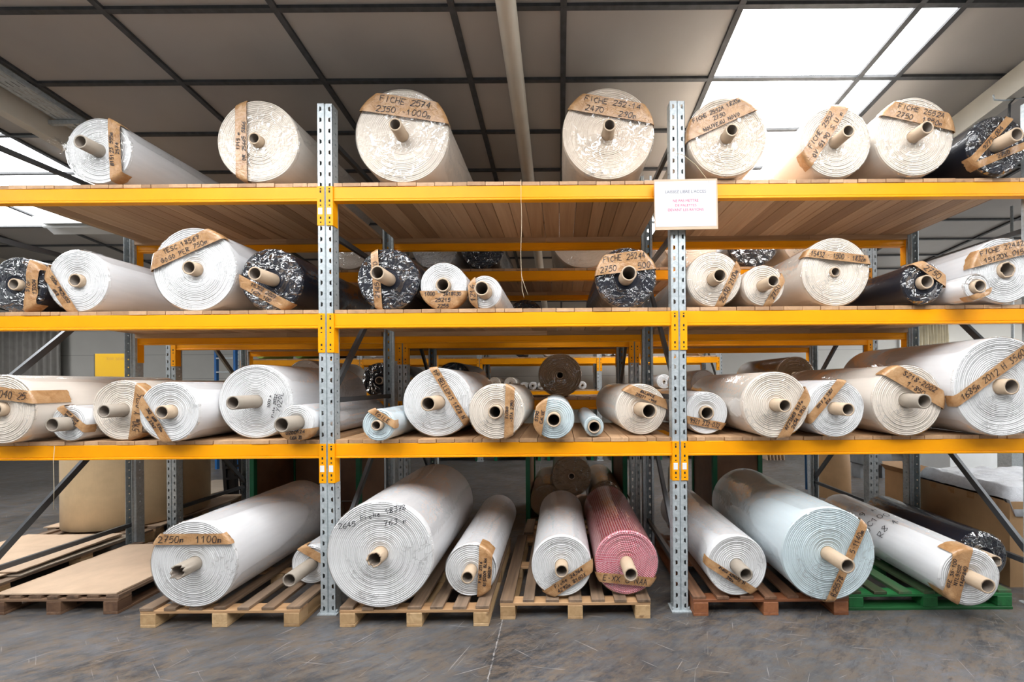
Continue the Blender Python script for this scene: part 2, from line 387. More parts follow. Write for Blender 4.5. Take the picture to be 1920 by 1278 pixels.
# window, curtains, wall items at back
def window(n, xa, xb, za, zb):
    m = MB(); m.box(xa, xb, Y1-.03, Y1-.012, za, zb); o = tag(m.build('window_%d' % n, 'window_light'), kind='structure')
    f = MB(); e = .05
    for a in ((xa-e, xb+e, zb, zb+e), (xa-e, xb+e, za-e, za), (xa-e, xa, za, zb), (xb, xb+e, za, zb), ((xa+xb)/2-.02, (xa+xb)/2+.02, za, zb)):
        f.box(a[0], a[1], Y1-.06, Y1-.005, a[2], a[3])
    f.build('window_frame', 'white_enamel', o)
window(5, 9.1, 10.3, 2.05, 3.3)
def added_side_window(n, x, sx, ya, yb, za, zb):  # out-of-view glowing window, added to brighten one side of the hall
    m = MB(); m.box(min(x, x+sx*.02), max(x, x+sx*.02), ya, yb, za, zb); o = tag(m.build('window_%d' % n, 'window_light'), kind='structure')
    f = MB(); xa, xb = min(x, x+sx*.05), max(x, x+sx*.05)
    for a in ((ya-.05, yb+.05, zb, zb+.05), (ya-.05, yb+.05, za-.05, za), (ya-.05, ya, za, zb), (yb, yb+.05, za, zb)): f.box(xa, xb, *a)
    y = ya+1.2
    while y < yb-.3: f.box(xa, xb, y-.02, y+.02, za, zb); y += 1.2
    f.build('window_frame', 'white_enamel', o)
added_side_window(6, X1-.003, -1, 1.0, 9.0, 1.0, 3.2); added_side_window(7, X0+.003, 1, 2.0, 8.0, 1.6, 3.0)  # both unseen, added to light the right side and the dark left end
def curtain(name, x0, x1, z0, z1, y, mat, label):
    m = MB(); n = 60; vs = []; fs = []
    for i in range(n+1):
        x = x0+(x1-x0)*i/n; d = .05*math.sin(i*1.15)+.025*nz(i*.5, 1, 2)
        for k in range(5): vs.append((x+.02*nz(i*.3, k, 0), y+d*(.6+.1*k), z1+(z0-z1)*k/4))
    for i in range(n):
        for k in range(4): fs.append((i*5+k, i*5+k+1, i*5+k+6, i*5+k+5))
    m.add(vs, fs, smooth=True); o = m.build(name, mat); md = o.modifiers.new('s', 'SOLIDIFY'); md.thickness = .006
    return tag(o, label, 'curtain')
curtain('curtain', -15.2, -13.2, .9, 3.35, Y1-.12, 'curtain_grey', 'grey curtain hanging on the far wall at the left edge')
curtain('curtain', 9.35, 10.2, 2.4, 3.32, Y1-.2, 'curtain_beige', 'beige curtain over the bright window in the far right wall')

# ------------------------------------------------------------------ racking
def post_mesh(h, flip=False, full=True):
    """perforated upright: faces -Y, folded channel; two columns of tapered slots"""
    m = MB(); W = .0555; g = .006; D = .075; P = .083
    n = int(h/P); fy = 0
    for sx in (-1, 1):
        for k in range(n):
            z0, z1 = k*P, (k+1)*P; zc = (z0+z1)/2; xa, xb = sx*g, sx*W; xm = (xa+xb)/2
            o = [(xa, fy, z0), (xb, fy, z0), (xb, fy, z1), (xa, fy, z1)]
            s_ = .010
            i_ = [(xm-sx*.006, fy, zc-.012), (xm+sx*.010, fy, zc-.019), (xm+sx*.010, fy, zc+.019), (xm-sx*.006, fy, zc+.012)]
            m.add(o+i_, [(0, 1, 5, 4), (1, 2, 6, 5), (2, 3, 7, 6), (3, 0, 4, 7)])
            # side flange with a bolt hole
            Y_ = D; q = [(xb, fy, z0), (xb, Y_, z0), (xb, Y_, z1), (xb, fy, z1)]; c = Y_*.55; e = .006
            r_ = [(xb, c-e, zc-e), (xb, c+e, zc-e), (xb, c+e, zc+e), (xb, c-e, zc+e)]
            m.add(q+r_, [(0, 1, 5, 4), (1, 2, 6, 5), (2, 3, 7, 6), (3, 0, 4, 7)])
        top = n*P
        m.add([(sx*g, 0, 0), (0, .012, 0), (0, .012, top), (sx*g, 0, top)], [(0, 1, 2, 3)])
        m.add([(sx*W, D, 0), (sx*(W-.024), D, 0), (sx*(W-.024), D, top), (sx*W, D, top)], [(0, 1, 2, 3)])
        m.add([(sx*(W-.024), D, 0), (sx*(W-.024), D+.02, 0), (sx*(W-.024), D+.02, top), (sx*(W-.024), D, top)], [(0, 1, 2, 3)])
    if flip: m.v = [(x, -y, z) for x, y, z in m.v]
    return m
PM = {}
def rack(tagname, xs_, yf, depth, levels, h, dflip=False, beam_h=.112, decks=True, skip=()):
    nm = tagname; yb = yf+depth
    XN = ['far left', 'left', 'right', 'far right'] if len(xs_) == 4 else ['first from left', 'second from left', 'third from left', 'fourth from left', 'fifth from left']
    for i, x in enumerate(xs_):
        t = thing('rack_upright_frame', '%s perforated steel upright frame of the %s' % (XN[i], nm), 'rack frame', (x, yf, 0), group='upright frames of the '+nm)
        for fl in (False, True):
            key = (h, fl)
            if key not in PM:
                o = post_mesh(h, fl).build('post', 'galvanised_steel', t); PM[key] = o.data
                md = o.modifiers.new('t', 'SOLIDIFY'); md.thickness = .003; md.offset = -1
            else:
                o = bpy.data.objects.new('post', PM[key]); C.objects.link(o); o.parent = t
                md = o.modifiers.new('t', 'SOLIDIFY'); md.thickness = .003; md.offset = -1
            if fl: o.location = (0, depth, 0)
            b = MB(); yy = depth-.035 if fl else .035; b.box(-.075, .075, yy-.06, yy+.06, 0, .008)
            for a in (-.06, .06): b.tube([(a, yy-.03, .005), (a, yy-.03, .03)], .007, 6)
            b.build('base_plate', 'galvanised_steel', t)
        for z in (.31, 1.63, 2.93, h-.25):
            b = MB(); b.bar((0, .06, z), (0, depth-.06, z), .032, .04); b.build('horizontal_brace', 'dark_steel', t)
        for za, zb in ((.36, 1.5), (1.68, 2.85)):
            if dflip: za, zb = zb, za
            b = MB(); b.bar((0, .07, za), (0, depth-.07, zb), .03, .045); b.build('diagonal_brace', 'dark_steel', t)
    BN = ['left bay', 'middle bay', 'right bay'] if len(xs_) == 4 else ['first bay from left', 'second bay from left', 'third bay from left', 'fourth bay from left']
    LN = ['lowest level', 'middle level', 'top level'] if len(levels) == 3 else ['lower level', 'upper level']
    for li, E in enumerate(levels):
        for bi in range(len(xs_)-1):
            if (li, bi) in skip: continue
            xa, xb = xs_[bi]+.058, xs_[bi+1]-.058; zt = E-.03; zb_ = zt-beam_h; xc = (xa+xb)/2
            for side in ('front', 'back'):
                t = thing('shelf_beam', 'yellow %s beam at the %s, %s of the %s' % (side, LN[li], BN[bi], nm), 'shelf beam', (xc, yf if side == 'front' else yb, zb_), group='yellow beams of the '+nm)
                s = -1 if side == 'front' else 1; L = (xb-xa)/2
                m = MB(); ya, yb2 = (0, .05) if s < 0 else (-.05, 0)
                m.box(-L, L, ya, yb2, 0, beam_h*.16, 0, .5, .003); m.box(-L, L, ya+(.004 if s < 0 else 0), yb2-(.004 if s > 0 else 0), beam_h*.16, beam_h, 0, .5, .004)
                m.build('beam', 'yellow_paint', t)
                for e in (-1, 1):
                    c = MB(); x1 = e*(L-.002); x2 = e*(L+.050); hh = .30; xl, xr = min(x1, x2), max(x1, x2)
                    yp = s*.007; y_a, y_b = min(yp, s*.001), max(yp, s*.001)
                    c.box(xl, xr, y_a, y_b, beam_h-hh, beam_h, 0, .5, .0015)
                    xi = e*(L-.003); c.box(min(xi, xi+e*.005), max(xi, xi+e*.005), min(0, -s*.055), max(0, -s*.055), beam_h-hh, beam_h, 0)
                    for z in (.02, .05, .15, .18, .25, .275):
                        xx = e*(L+.024); c.box(xx-.006, xx+.006, y_a-.0006, y_b+.0006, beam_h-hh+z, beam_h-hh+z+(.018 if z in (.05, .18, .25) else .009), 1)
                    p = c.build('connector', ['yellow_paint', 'slot_dark'], t)
                    if side == 'front' and li != 1 and nm == 'front rack':
                        q = MB(); q.box(xl+.008, xr-.012, y_a-.0015, y_a-.0004, beam_h-.215, beam_h-.165); q.build('sticker', 'white_sticker', p)
            if decks:
                t = thing('shelf_deck', 'wooden plank deck on the %s, %s of the %s' % (LN[li], BN[bi], nm), 'shelf deck', (xc, yf, zt), group='plank decks of the '+nm)
                m = MB(); x = -(xb-xa)/2-.04; xe = -x
                while x < xe-.02:
                    w = random.choice((.14, .14, .14, .145, .11, .07)); w = min(w, xe-x)
                    inpost = x < -(xb-xa)/2+.0 or x+w > (xb-xa)/2
                    j = random.uniform(-.003, .004)
                    m.box(max(x, -(xb-xa)/2+.0015)+.0025, min(x+w, (xb-xa)/2-.0015)-.0025, .002+j, depth-.004-abs(j), 0, .03+random.uniform(-.002, 0), 0, None, .0015); x += w
                m.build('planks', 'deck_wood', t)
                m = MB(); m.box(-(xb-xa)/2+.01, .3, depth-.085, depth-.052, -.045, -.0005); m.box(.303, (xb-xa)/2-.01, depth-.085, depth-.052, -.045, -.0005)
                m.build('batten', 'batten_wood', t)
D1, DP1 = 2.857, 1.108
RX = [-4.482, -1.784, .914, 3.69]
E1, E2, E3 = 1.33, 2.326, 3.297
rack('front rack', RX, D1, DP1, [E1, E2, E3], 3.92)
rack('second rack', [x-.045 for x in RX], 4.345, 1.085, [1.585, 2.31, 3.09], 3.80, dflip=True)
rack('far rack', [-7.2, -4.5, -1.81, .89, 3.6], 8.4, 1.0, [1.60, 2.345], 2.75, beam_h=.13)

# ------------------------------------------------------------------ handwriting (stroke alphabet, 4 x 6 cells)
G = {'0': ['1,0 0,2 0,4 1,6 3,6 4,4 4,2 3,0 1,0'], '1': ['0,4 2,6 2,0'], '2': ['0,5 1,6 3,6 4,5 3,3 0,0 4,0'], '3': ['0,6 4,6 2,4 4,2 3,0 0,0'],
'4': ['3,0 3,6 0,2 4,2'], '5': ['4,6 1,6 0,3 3,4 4,2 3,0 0,0'], '6': ['4,6 1,4 0,2 1,0 3,0 4,2 2,3 0,2'], '7': ['0,6 4,6 1,0', '1,3 3,3'],
'8': ['2,3 0,5 2,6 4,5 2,3 0,1 2,0 4,1 2,3'], '9': ['4,4 2,3 0,5 2,6 4,5 4,3 2,0'], 'A': ['0,0 2,6 4,0', '1,2 3,2'], 'B': ['0,0 0,6 3,6 3,4 0,3 4,2 3,0 0,0'],
'C': ['4,5 2,6 0,4 0,2 2,0 4,1'], 'D': ['0,0 0,6 3,5 4,3 3,1 0,0'], 'E': ['4,6 0,6 0,0 4,0', '0,3 3,3'], 'F': ['4,6 0,6 0,0', '0,3 3,3'],
'G': ['4,5 2,6 0,3 2,0 4,1 4,3 2,3'], 'H': ['0,0 0,6', '4,0 4,6', '0,3 4,3'], 'I': ['2,0 2,6'], 'J': ['4,6 4,1 2,0 0,1'], 'K': ['0,0 0,6', '4,6 0,3 4,0'],
'L': ['0,6 0,0 4,0'], 'M': ['0,0 0,6 2,3 4,6 4,0'], 'N': ['0,0 0,6 4,0 4,6'], 'O': ['2,0 0,3 2,6 4,3 2,0'], 'P': ['0,0 0,6 4,5 3,3 0,3'],
'Q': ['2,0 0,3 2,6 4,3 2,0', '2,2 4,0'], 'R': ['0,0 0,6 4,5 3,3 0,3 4,0'], 'S': ['4,5 2,6 0,5 4,2 2,0 0,1'], 'T': ['0,6 4,6', '2,6 2,0'],
'U': ['0,6 0,1 2,0 4,1 4,6'], 'V': ['0,6 2,0 4,6'], 'X': ['0,0 4,6', '0,6 4,0'], 'Y': ['0,6 2,3 4,6', '2,3 1,0'], 'Z': ['0,6 4,6 0,0 4,0'],
'-': ['1,3 3,3'], '.': ['1,0 2,0'], 'm': ['0,0 0,3 1,3 1,0', '1,3 3,3 3,0'], 'e': ['0,2 3,2 2,3 0,2 1,0 3,0'], 'i': ['1,0 1,3', '1,5 1,4'], 'c': ['3,3 0,2 1,0 3,0'],
'h': ['0,0 0,6', '0,3 3,3 3,0'], '^': ['0,2 2,6 4,2', '2,6 2,0'], '~': ['0,1 1,3 2,1 3,3 4,1'], ',': ['1,1 0,0'], 'r': ['0,0 0,3 2,3'], 'a': ['3,3 0,2 1,0 3,1 3,3 3,0']}
def write_text(m, text, fn, x0, y0, hgt, width=None, pen=.0035, jit=.5):
    """adds pen strokes; fn(x,y)->3D; returns width"""
    sc = hgt/6; adv = 5.6*sc
    tot = adv*len(text); cs = 1.0
    if width and tot > width: cs = width/tot
    x = x0-tot*cs/2
    for ch in text:
        jy = random.uniform(-jit, jit)*sc; sl = random.uniform(.0, .25)
        for st in G.get(ch, []):
            P = []
            for p in st.split():
                a, b = map(float, p.split(',')); a += random.uniform(-.25, .25); b += random.uniform(-.25, .25)
                P.append((x+(a+b*sl)*sc*cs, y0+b*sc+jy))
            for (ax, ay), (bx, by) in zip(P[:-1], P[1:]):
                L = math.hypot(bx-ax, by-ay) or 1e-6; nx, ny = -(by-ay)/L*pen/2, (bx-ax)/L*pen/2
                ex, ey = (bx-ax)/L*pen*.3, (by-ay)/L*pen*.3
                vs = [fn(ax+nx-ex, ay+ny-ey), fn(ax-nx-ex, ay-ny-ey), fn(bx-nx+ex, by-ny+ey), fn(bx+nx+ex, by+ny+ey)]
                m.add(vs, [(0, 1, 2, 3)])
        x += adv*cs
# ------------------------------------------------------------------ rolls
FAB = {'w': ('white_fabric', 'white_fabric_face'), 'c': ('cream_fabric', 'cream_fabric_face'), 'e': ('beige_fabric', 'beige_fabric_face'),
       'b': ('blue_fabric', 'blue_fabric_face'), 'k': ('black_fabric', 'black_fabric_face'), 'n': ('kraft_fabric', 'kraft_fabric_face'),
       'r': ('red_fabric', 'red_fabric_face'), 'g': ('green_fabric', 'green_fabric'), 'l': ('lime_fabric', 'lime_fabric')}
ROLLS = []
def roll(kind, label, X, Y, Z, R, L, core_r, prot, tapes=(), yaw=0, pitch=0, group=None, filmk='clear', detail=1, core='core_tan', facetext=None, bodytext=None, torn=0, seed=None, tuft=0):
    rng = random.Random(seed if seed is not None else int(X*977+Z*131)); sd = rng.uniform(0, 50)
    t = thing('fabric_roll', label, 'fabric roll', (X, Y, Z), (pitch, 0, -yaw), group)
    body, face = FAB[kind]
    seg = 72 if detail else 28
    # fabric: lathe of a ridged face and a body
    prof = []
    pitch_r = .0125 if detail else .05; nr = max(4, int((R-core_r)/pitch_r)); pr = (R-core_r)/nr
    tel = [0]
    big = rng.uniform(.3, 1.0)*.012
    for k in range(nr):
        ra = core_r+k*pr; off = big*math.sin(k*.35+sd)*.5+rng.uniform(-.0016, .0016)
        fr = k/nr
        off += .008*max(0, .25-fr)*4*rng.choice((1, 1, 1))
        prof += [(ra+.0008, off+.0048), (ra+pr*.16, off), (ra+pr*.84, off)]
    prof += [(R-.004, .004), (R-.001, .009), (R, .016)]
    nf = len(prof)
    for k in range(1, (9 if detail else 2)): prof.append((R+(rng.uniform(-.0012, .0012) if detail else 0), .016+(L-.03)*k/(8 if detail else 1)))
    prof += [(R-.01, L-.004), (core_r, L)]
    m = MB(); vs = []; fs = []
    for i, (r, y) in enumerate(prof):
        for k in range(seg):
            a = 2*PI*k/seg; ca, sa = math.cos(a), math.sin(a)
            rr = r; yy = y
            if detail:
                w = r/R
                if i < nf: yy += .004*nz(ca*2+sd, sa*2, r*9)*w; rr += .0022*nz(ca*1.4, sa*1.4+sd, 3)*w if r > core_r*1.2 else 0
                else: rr += .0022*nz(ca*1.4, sa*1.4+sd, 3)+.0012*nz(ca*3+sd, sa*3, y*8)
            vs.append((rr*ca, yy, rr*sa))
    for i in range(len(prof)-1):
        for k in range(seg): fs.append((i*seg+k, i*seg+(k+1) % seg, (i+1)*seg+(k+1) % seg, (i+1)*seg+k))
    nfa = (nf-1)*seg
    m.add(vs, fs[:nfa], 1, .5, True); n0 = len(m.v)
    for f in fs[nfa:]: m.f.append(f); m.mi.append(0); m.sm.append(True)
    m.build('fabric', [body, face], t)
    # core tube
    m = MB(); th = min(.011, core_r*.22); n = 32 if detail else 14; vs = []; fs = []
    stations = [(core_r, L*.5), (core_r, .0), (core_r, -prot), (core_r-th, -prot), (core_r-th, L*.5)]
    for i, (r, y) in enumerate(stations):
        for k in range(n):
            a = 2*PI*k/n; yy = y
            if torn and i in (2, 3): yy += torn*(.5+nz(math.cos(a)*3+sd, math.sin(a)*3, 1)+.4*nz(math.cos(a)*9+sd, math.sin(a)*9, 1))
            elif i in (2, 3): yy += .002*nz(math.cos(a)*4+sd, math.sin(a)*4, 1)
            vs.append((r*math.cos(a), yy, r*math.sin(a)))
    for i in range(4):
        for k in range(n): fs.append((i*n+k, i*n+(k+1) % n, (i+1)*n+(k+1) % n, (i+1)*n+k))
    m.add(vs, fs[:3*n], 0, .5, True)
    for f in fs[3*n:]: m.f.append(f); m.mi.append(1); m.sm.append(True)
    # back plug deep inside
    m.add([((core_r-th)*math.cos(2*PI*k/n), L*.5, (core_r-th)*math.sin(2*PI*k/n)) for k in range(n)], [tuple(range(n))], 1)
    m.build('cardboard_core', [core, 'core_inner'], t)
    # plastic film
    front = -.010
    amp = {'clear': .0022, 'crinkled': .008}.get(filmk, 0)
    def fh(x, z):                                            # front surface height of film / tape
        return front-.004+1.2*amp*nz(x*7+sd, z*7, 2)+.5*amp*nz(x*22+sd, z*22, 5)
    if filmk:
        m = MB(); vs = []; fs = []; sg = 96 if detail else 24; rings = 14 if detail else 3
        rin = core_r*1.25 if filmk == 'clear' else core_r*1.6
        P = [(rin+(R+.004-rin)*k/rings, None) for k in range(rings+1)]
        P += [(R+.006, .012), (R+.006, .05), (R+.005, .12), (R+.004, min(L*.5, .4)), (R+.004, L-.02), (R*.96, L+.008)]
        for i, (r, y) in enumerate(P):
            for k in range(sg):
                a = 2*PI*k/sg; ca, sa = math.cos(a), math.sin(a); x, z = r*ca, r*sa
                if y is None:
                    ww = min(1, (R+.004-r)/.02); yy = fh(x, z)*ww+(.002)*(1-ww)
                    vs.append((x, yy, z))
                else:
                    q = r+abs(amp)*.8*abs(nz(ca*6+sd, sa*6, y*10)) if y < .35 else r
                    vs.append((q*ca, y, q*sa))
        for i in range(len(P)-1):
            for k in range(sg): fs.append((i*sg+k, i*sg+(k+1) % sg, (i+1)*sg+(k+1) % sg, (i+1)*sg+k))
        nfr = (rings+1)*sg
        m.add(vs, fs[:nfr], 0, .5, True)
        for f in fs[nfr:]: m.f.append(f); m.mi.append(1); m.sm.append(True)
        if tuft:                                              # gathered plastic sticking out at the side
            n = 22; vs = []; fs = []
            for i, (d, rad) in enumerate(((0, .05), (.05, .035), (.10, .022), (.15, .05), (.19, .075))):
                for k in range(n):
                    a = 2*PI*k/n; w = 1+.5*nz(k*.9, i*1.3, sd)
                    ang = tuft; cx, cz_ = (R*.8+d*.6)*math.cos(ang), (R*.8+d*.6)*math.sin(ang)
                    vs.append((cx-rad*w*math.sin(ang)*math.cos(a)*.8, -.01+rad*w*math.sin(a)*.6, cz_+rad*w*math.cos(ang)*math.cos(a)*.8))
            for i in range(4):
                for k in range(n): fs.append((i*n+k, i*n+(k+1) % n, (i+1)*n+(k+1) % n, (i+1)*n+k))
            m.add(vs, fs, 0, .5, True)
        m.build('plastic_wrap', ['clear_film' if filmk == 'clear' else 'crinkled_film', 'smooth_film'], t)
    # tape labels
    for ti, tp in enumerate(tapes):
        ang, off, wd = math.radians(tp[0]), tp[1]*R, tp[2]*R; lines = tp[3] if len(tp) > 3 else []; ext = tp[4] if len(tp) > 4 else .05
        d = Vector((math.cos(ang), math.sin(ang))); nn = Vector((-math.sin(ang), math.cos(ang)))
        rows = 8; cols = 26; vs = []; fs = []; RR = R+.009
        def sf(tt, o, lift=0, ts=ti):
            x, z = d.x*tt+nn.x*o, d.y*tt+nn.y*o; r = math.hypot(x, z)
            y = fh(x, z)-.0035-lift-.0022*nz(x*30+sd, z*12, 8+ts)
            if r > RR-.02: y = y+(max(0, (r-(RR-.02))/.02)**2)*.008
            return (x, y, z)
        hole = core_r*1.18
        for j in range(rows+1):
            o = off-wd/2+wd*j/rows; o = max(-RR*.995, min(RR*.995, o)); Lc = math.sqrt(max(RR*RR-o*o, 1e-5))
            jag = .012*nz(j*1.7, sd, ti)
            pts = []
            pts.append(('b', -1, .004+ext+jag)); pts.append(('b', -1, .012))
            for c in range(cols+1): pts.append(('f', -Lc+2*Lc*c/cols, 0))
            pts.append(('b', 1, .012)); pts.append(('b', 1, .004+ext*(.9+.4*nz(sd, ti, 2))-jag))
            for kd, a_, b_ in pts:
                if kd == 'f': vs.append(sf(a_, o))
                else:
                    x, z = d.x*Lc*a_+nn.x*o, d.y*Lc*a_+nn.y*o; g = (RR+.002)/math.hypot(x, z); vs.append((x*g, b_, z*g))
        nc = cols+5
        for j in range(rows):
            for c in range(nc-1):
                q = (j*nc+c, j*nc+c+1, (j+1)*nc+c+1, (j+1)*nc+c)
                if prot > .01:
                    xm = sum(vs[i][0] for i in q)/4; zm = sum(vs[i][2] for i in q)/4
                    if math.hypot(xm, zm) < core_r*1.15 and vs[q[0]][1] < .001: continue
                fs.append(q)
        m = MB(); m.add(vs, fs, 0, .5, True); to = m.build('tape_label', 'brown_tape', t)
        if lines:
            m = MB(); nl = len(lines); pen = .0044
            for li, ln in enumerate(lines):
                hgt = min(wd/nl*.56, .050); oc = off+wd/2-wd*(li+.5)/nl-hgt/2; shift = tp[5] if len(tp) > 5 else 0
                Lc = math.sqrt(max(R*R-(oc)**2, 1e-4)); 
                write_text(m, ln, lambda a, b: sf(a, b, .0028), shift*R, oc, hgt, min(1.75*Lc, 2*Lc-.02), pen)
            m.build('handwriting', 'ink', to)
    for (tx, x_, z_, hg, an) in (facetext or ()):
        m = MB(); ca, sa = math.cos(math.radians(an)), math.sin(math.radians(an))
        write_text(m, tx, lambda a, b: (x_*R+a*ca-b*sa, fh(x_*R+a*ca-b*sa, z_*R+a*sa+b*ca)-.004, z_*R+a*sa+b*ca), 0, 0, hg, None, .0045)
        m.build('handwriting', 'ink', t)
    for (tx, yy, aa, hg) in (bodytext or ()):                 # written round the body
        m = MB()
        fn = lambda a, b: ((R+.0085)*math.cos(aa-a/R), yy+b, (R+.0085)*math.sin(aa-a/R))
        write_text(m, tx, fn, 0, 0, hg, None, .005); m.build('handwriting', 'ink', t)
    return t
SPEC = []
def R_(lv, cx, cy, r, ex, ey, er, kind, tapes, label, **k): SPEC.append([lv, cx, cy, r, ex, ey, er, kind, tapes, label, k])
# top level, left to right
R_(3, 185, 284, 61.5, 151.4, 264.8, 12.8, 'w', [(92, -.57, .36, ['B15123 555m', '2574'])], 'white roll with a vertical tape, leftmost on the top shelf', core='core_grey', tuft=PI-.1)
R_(3, 485, 267.5, 76, 475, 262, 11, 'c', [(90, .39, .28, ['1715 m', 'DR 25665 5866'])], 'cream roll left of the left upright on the top shelf, tape vertical at left')
R_(3, 753.7, 254.7, 88, 741, 234.5, 12, 'c', [(-9, .57, .42, ['FICHE 2574', '2350 -1000m'])], 'biggest cream roll on the top shelf, first right of the left upright')
R_(3, 1139.7, 253, 85.5, 1142.3, 235.5, 11.8, 'e', [(-10, .56, .40, ['FICHE 252-14', '2470   290m'])], 'cream roll just left of the right upright on the top shelf')
R_(3, 1360.7, 258.5, 74, 1365, 241.6, 12, 'e', [(24, .54, .48, ['FICHE 2552A 1820m', '2750', 'NOUVEAU NOVO'])], 'beige roll just right of the right upright on the top shelf, NOUVEAU on its tape')
R_(3, 1567, 267.5, 66, 1594.6, 250.7, 11.5, 'c', [(57, .44, .45, ['FICHE 2552', 'QV 5190 S.Ulm'])], 'cream roll with a steep diagonal tape, on the top shelf right bay')
R_(3, 1714, 257.4, 73.5, 1741, 243, 12, 'c', [(-13, .52, .42, ['FICHE 2552A', '2750  1850m'])], 'cream roll beside the navy roll on the top shelf')
R_(3, 1869, 271, 54, 1905, 247, 13, 'k', [(48, .32, .24, ['9275-004']), (22, -.38, .24, ['2750'])], 'navy roll wrapped in plastic, rightmost on the top shelf', film='crinkled')
# middle level
R_(2, 8, 536, 51, 0, 531, 11, 'k', [(84, -.62, .42, ['STOF', '13004'])], 'black roll cut by the left edge on the middle shelf, STOF on its tape', film='crinkled')
R_(2, 144, 531, 58, 138, 531.6, 12.5, 'w', [(-57, -.63, .33, ['500m PR25532', '668'])], 'white roll with tape at its lower left, second from left on the middle shelf')
R_(2, 365, 508.4, 78, 354, 506.4, 13, 'w', [(24, .55, .36, ['TESC 18569', 'GOGO PER 750m'])], 'biggest white roll on the middle shelf, left bay')
R_(2, 509.8, 527, 57.5, 477.8, 515.8, 13, 'k', [(-29, -.52, .36, ['15302 2027', '1621 100'])], 'black plastic-wrapped roll left of the left upright on the middle shelf', film='crinkled')
R_(2, 728, 527.6, 56.5, 706, 518, 13.5, 'k', [(94, .36, .26, ['2145 1120'])], 'black plastic-wrapped roll right of the left upright on the middle shelf', film='crinkled')
R_(2, 833, 540, 43.5, 829.4, 540, 13, 'w', [(0, -.62, .78, ['1000   3618C30', '25215', '2255'])], 'white roll with its lower half taped, on the middle shelf')
R_(2, 908, 549.8, 31, 901.8, 542.7, 14, 'w', [(95, .72, .5, ['1216'])], 'smallest white roll in the middle bay of the middle shelf')
R_(2, 1174, 525, 56, 1181.7, 518, 14.5, 'k', [(6, .50, .66, ['FICHE 25244', '2750     500'])], 'black roll with tape over its upper half, on the middle shelf', film='crinkled')
R_(2, 1340, 525, 51, 1351, 517.5, 13, 'c', [(64, -.58, .30, ['25430 2100m'])], 'cream roll first right of the right upright on the middle shelf')
R_(2, 1429.4, 537, 38, 1448, 527.6, 11.5, 'c', [(60, -.62, .36, ['2750'])], 'small cream roll, second right of the right upright on the middle shelf')
R_(2, 1566, 513, 64, 1562.5, 514, 9, 'c', [(-7, .44, .25, ['15432 - 1500 - 1832m'])], 'large cream roll with a horizontal tape and hollow flush core on the middle shelf', flush=1)
R_(2, 1731, 531, 38.5, 1737.6, 527.6, 13, 'k', [(-35, .6, .45, ['2750'])], 'black roll in the right bay of the middle shelf', film='crinkled')
R_(2, 1832, 543, 24, 1837, 539, 12, 'w', [(20, -.66, .45)], 'small plastic-wrapped white roll sticking out on the middle shelf, right bay', zf=2.70, film='crinkled')
R_(2, 1884, 508, 61, 1890.7, 504.7, 15, 'w', [(14, .56, .48, ['FICHE 22442', '15120X 015'])], 'large white roll rightmost on the middle shelf', torn=.012)
# lowest level
R_(1, 2, 768.5, 64, -8, 769, 13, 'c', [(-8, .48, .36, ['2350 0040 25'], .22)], 'cream roll cut by the left edge on the lowest shelf')
R_(1, 131, 795, 33, 99, 799, 13.5, 'w', [(-42, .45, .42, ['STM 2226', 'TOL 1332'])], 'small white roll second from left on the lowest shelf', core='core_grey')
R_(1, 229, 770, 56, 194, 775, 12.5, 'c', [(82, -.60, .42, ['590m Y 0526'])], 'cream roll third from left on the lowest shelf, tape at its right side', core='core_grey')
R_(1, 341.5, 773, 56, 327, 773, 13, 'w', [(-57, -.56, .30, ['382 ARR 530m', 'P 2342'])], 'white roll fourth from left on the lowest shelf, tape at its lower left')
R_(1, 479.5, 753.7, 69, 437, 757.4, 13, 'w', [], 'untaped white roll with long grey core and written face, lowest shelf, left bay', core='core_grey', text=[('YOZOL', .76, -.02, .034, 80), ('Fiche 25332', .58, -.12, .018, 80), ('1000 m', .45, .0, .018, 80)])
R_(1, 568.6, 793.4, 33, 541.7, 798.4, 14.5, 'w', [(5, -.68, .6, ['0200124', 'CASA 20'])], 'small white roll left of the left upright on the lowest shelf', core='core_grey')
R_(1, 719, 798, 30, 714.7, 799, 9.5, 'b', [(-33, .6, .42, ['TOILE'])], 'small pale blue roll right of the left upright on the lowest shelf')
R_(1, 817.3, 755.4, 64.5, 799, 757, 14, 'w', [(-59, .43, .23, ['PP BELLEPIS 1828 N'])], 'large white roll in the middle bay of the lowest shelf, diagonal tape')
R_(1, 930, 772.5, 52, 926.7, 773, 13, 'c', [(88, -.48, .33, ['FUSHO', 'W-STA 2350'])], 'cream roll in the middle bay of the lowest shelf, vertical tape right of its core')
R_(1, 1038.7, 786, 38, 1039.4, 789, 13.5, 'b', [(80, .72, .5, ['5390', 'CALVE'])], 'pale blue roll under the brown roll on the lowest shelf')
R_(1, 1113.8, 801, 18.5, 1114.4, 801.8, 12, 'b', [], 'smallest roll on the lowest shelf, clear plastic, middle bay')
R_(1, 1203, 768, 47.5, 1216, 771.5, 14.5, 'c', [(-23, .56, .34, ['BALANCE', '25211 -955'])], 'cream roll left of the right upright on the lowest shelf', yaw=-.045)
R_(1, 1328.5, 775, 39.5, 1330.5, 776, 13, 'w', [(-11, -.48, .36, ['9521 232-032'])], 'small white roll first right of the right upright on the lowest shelf', text=None)
R_(1, 1453, 764, 62, 1470, 765.5, 12.5, 'c', [(60, -.65, .32, ['AF23565 517m', '2634 1910'])], 'cream roll second right of the right upright on the lowest shelf')
R_(1, 1564.5, 767, 53, 1588, 768, 12.5, 'w', [(50, .50, .30, ['2017 A 3307', '816'])], 'white roll third right of the right upright on the lowest shelf')
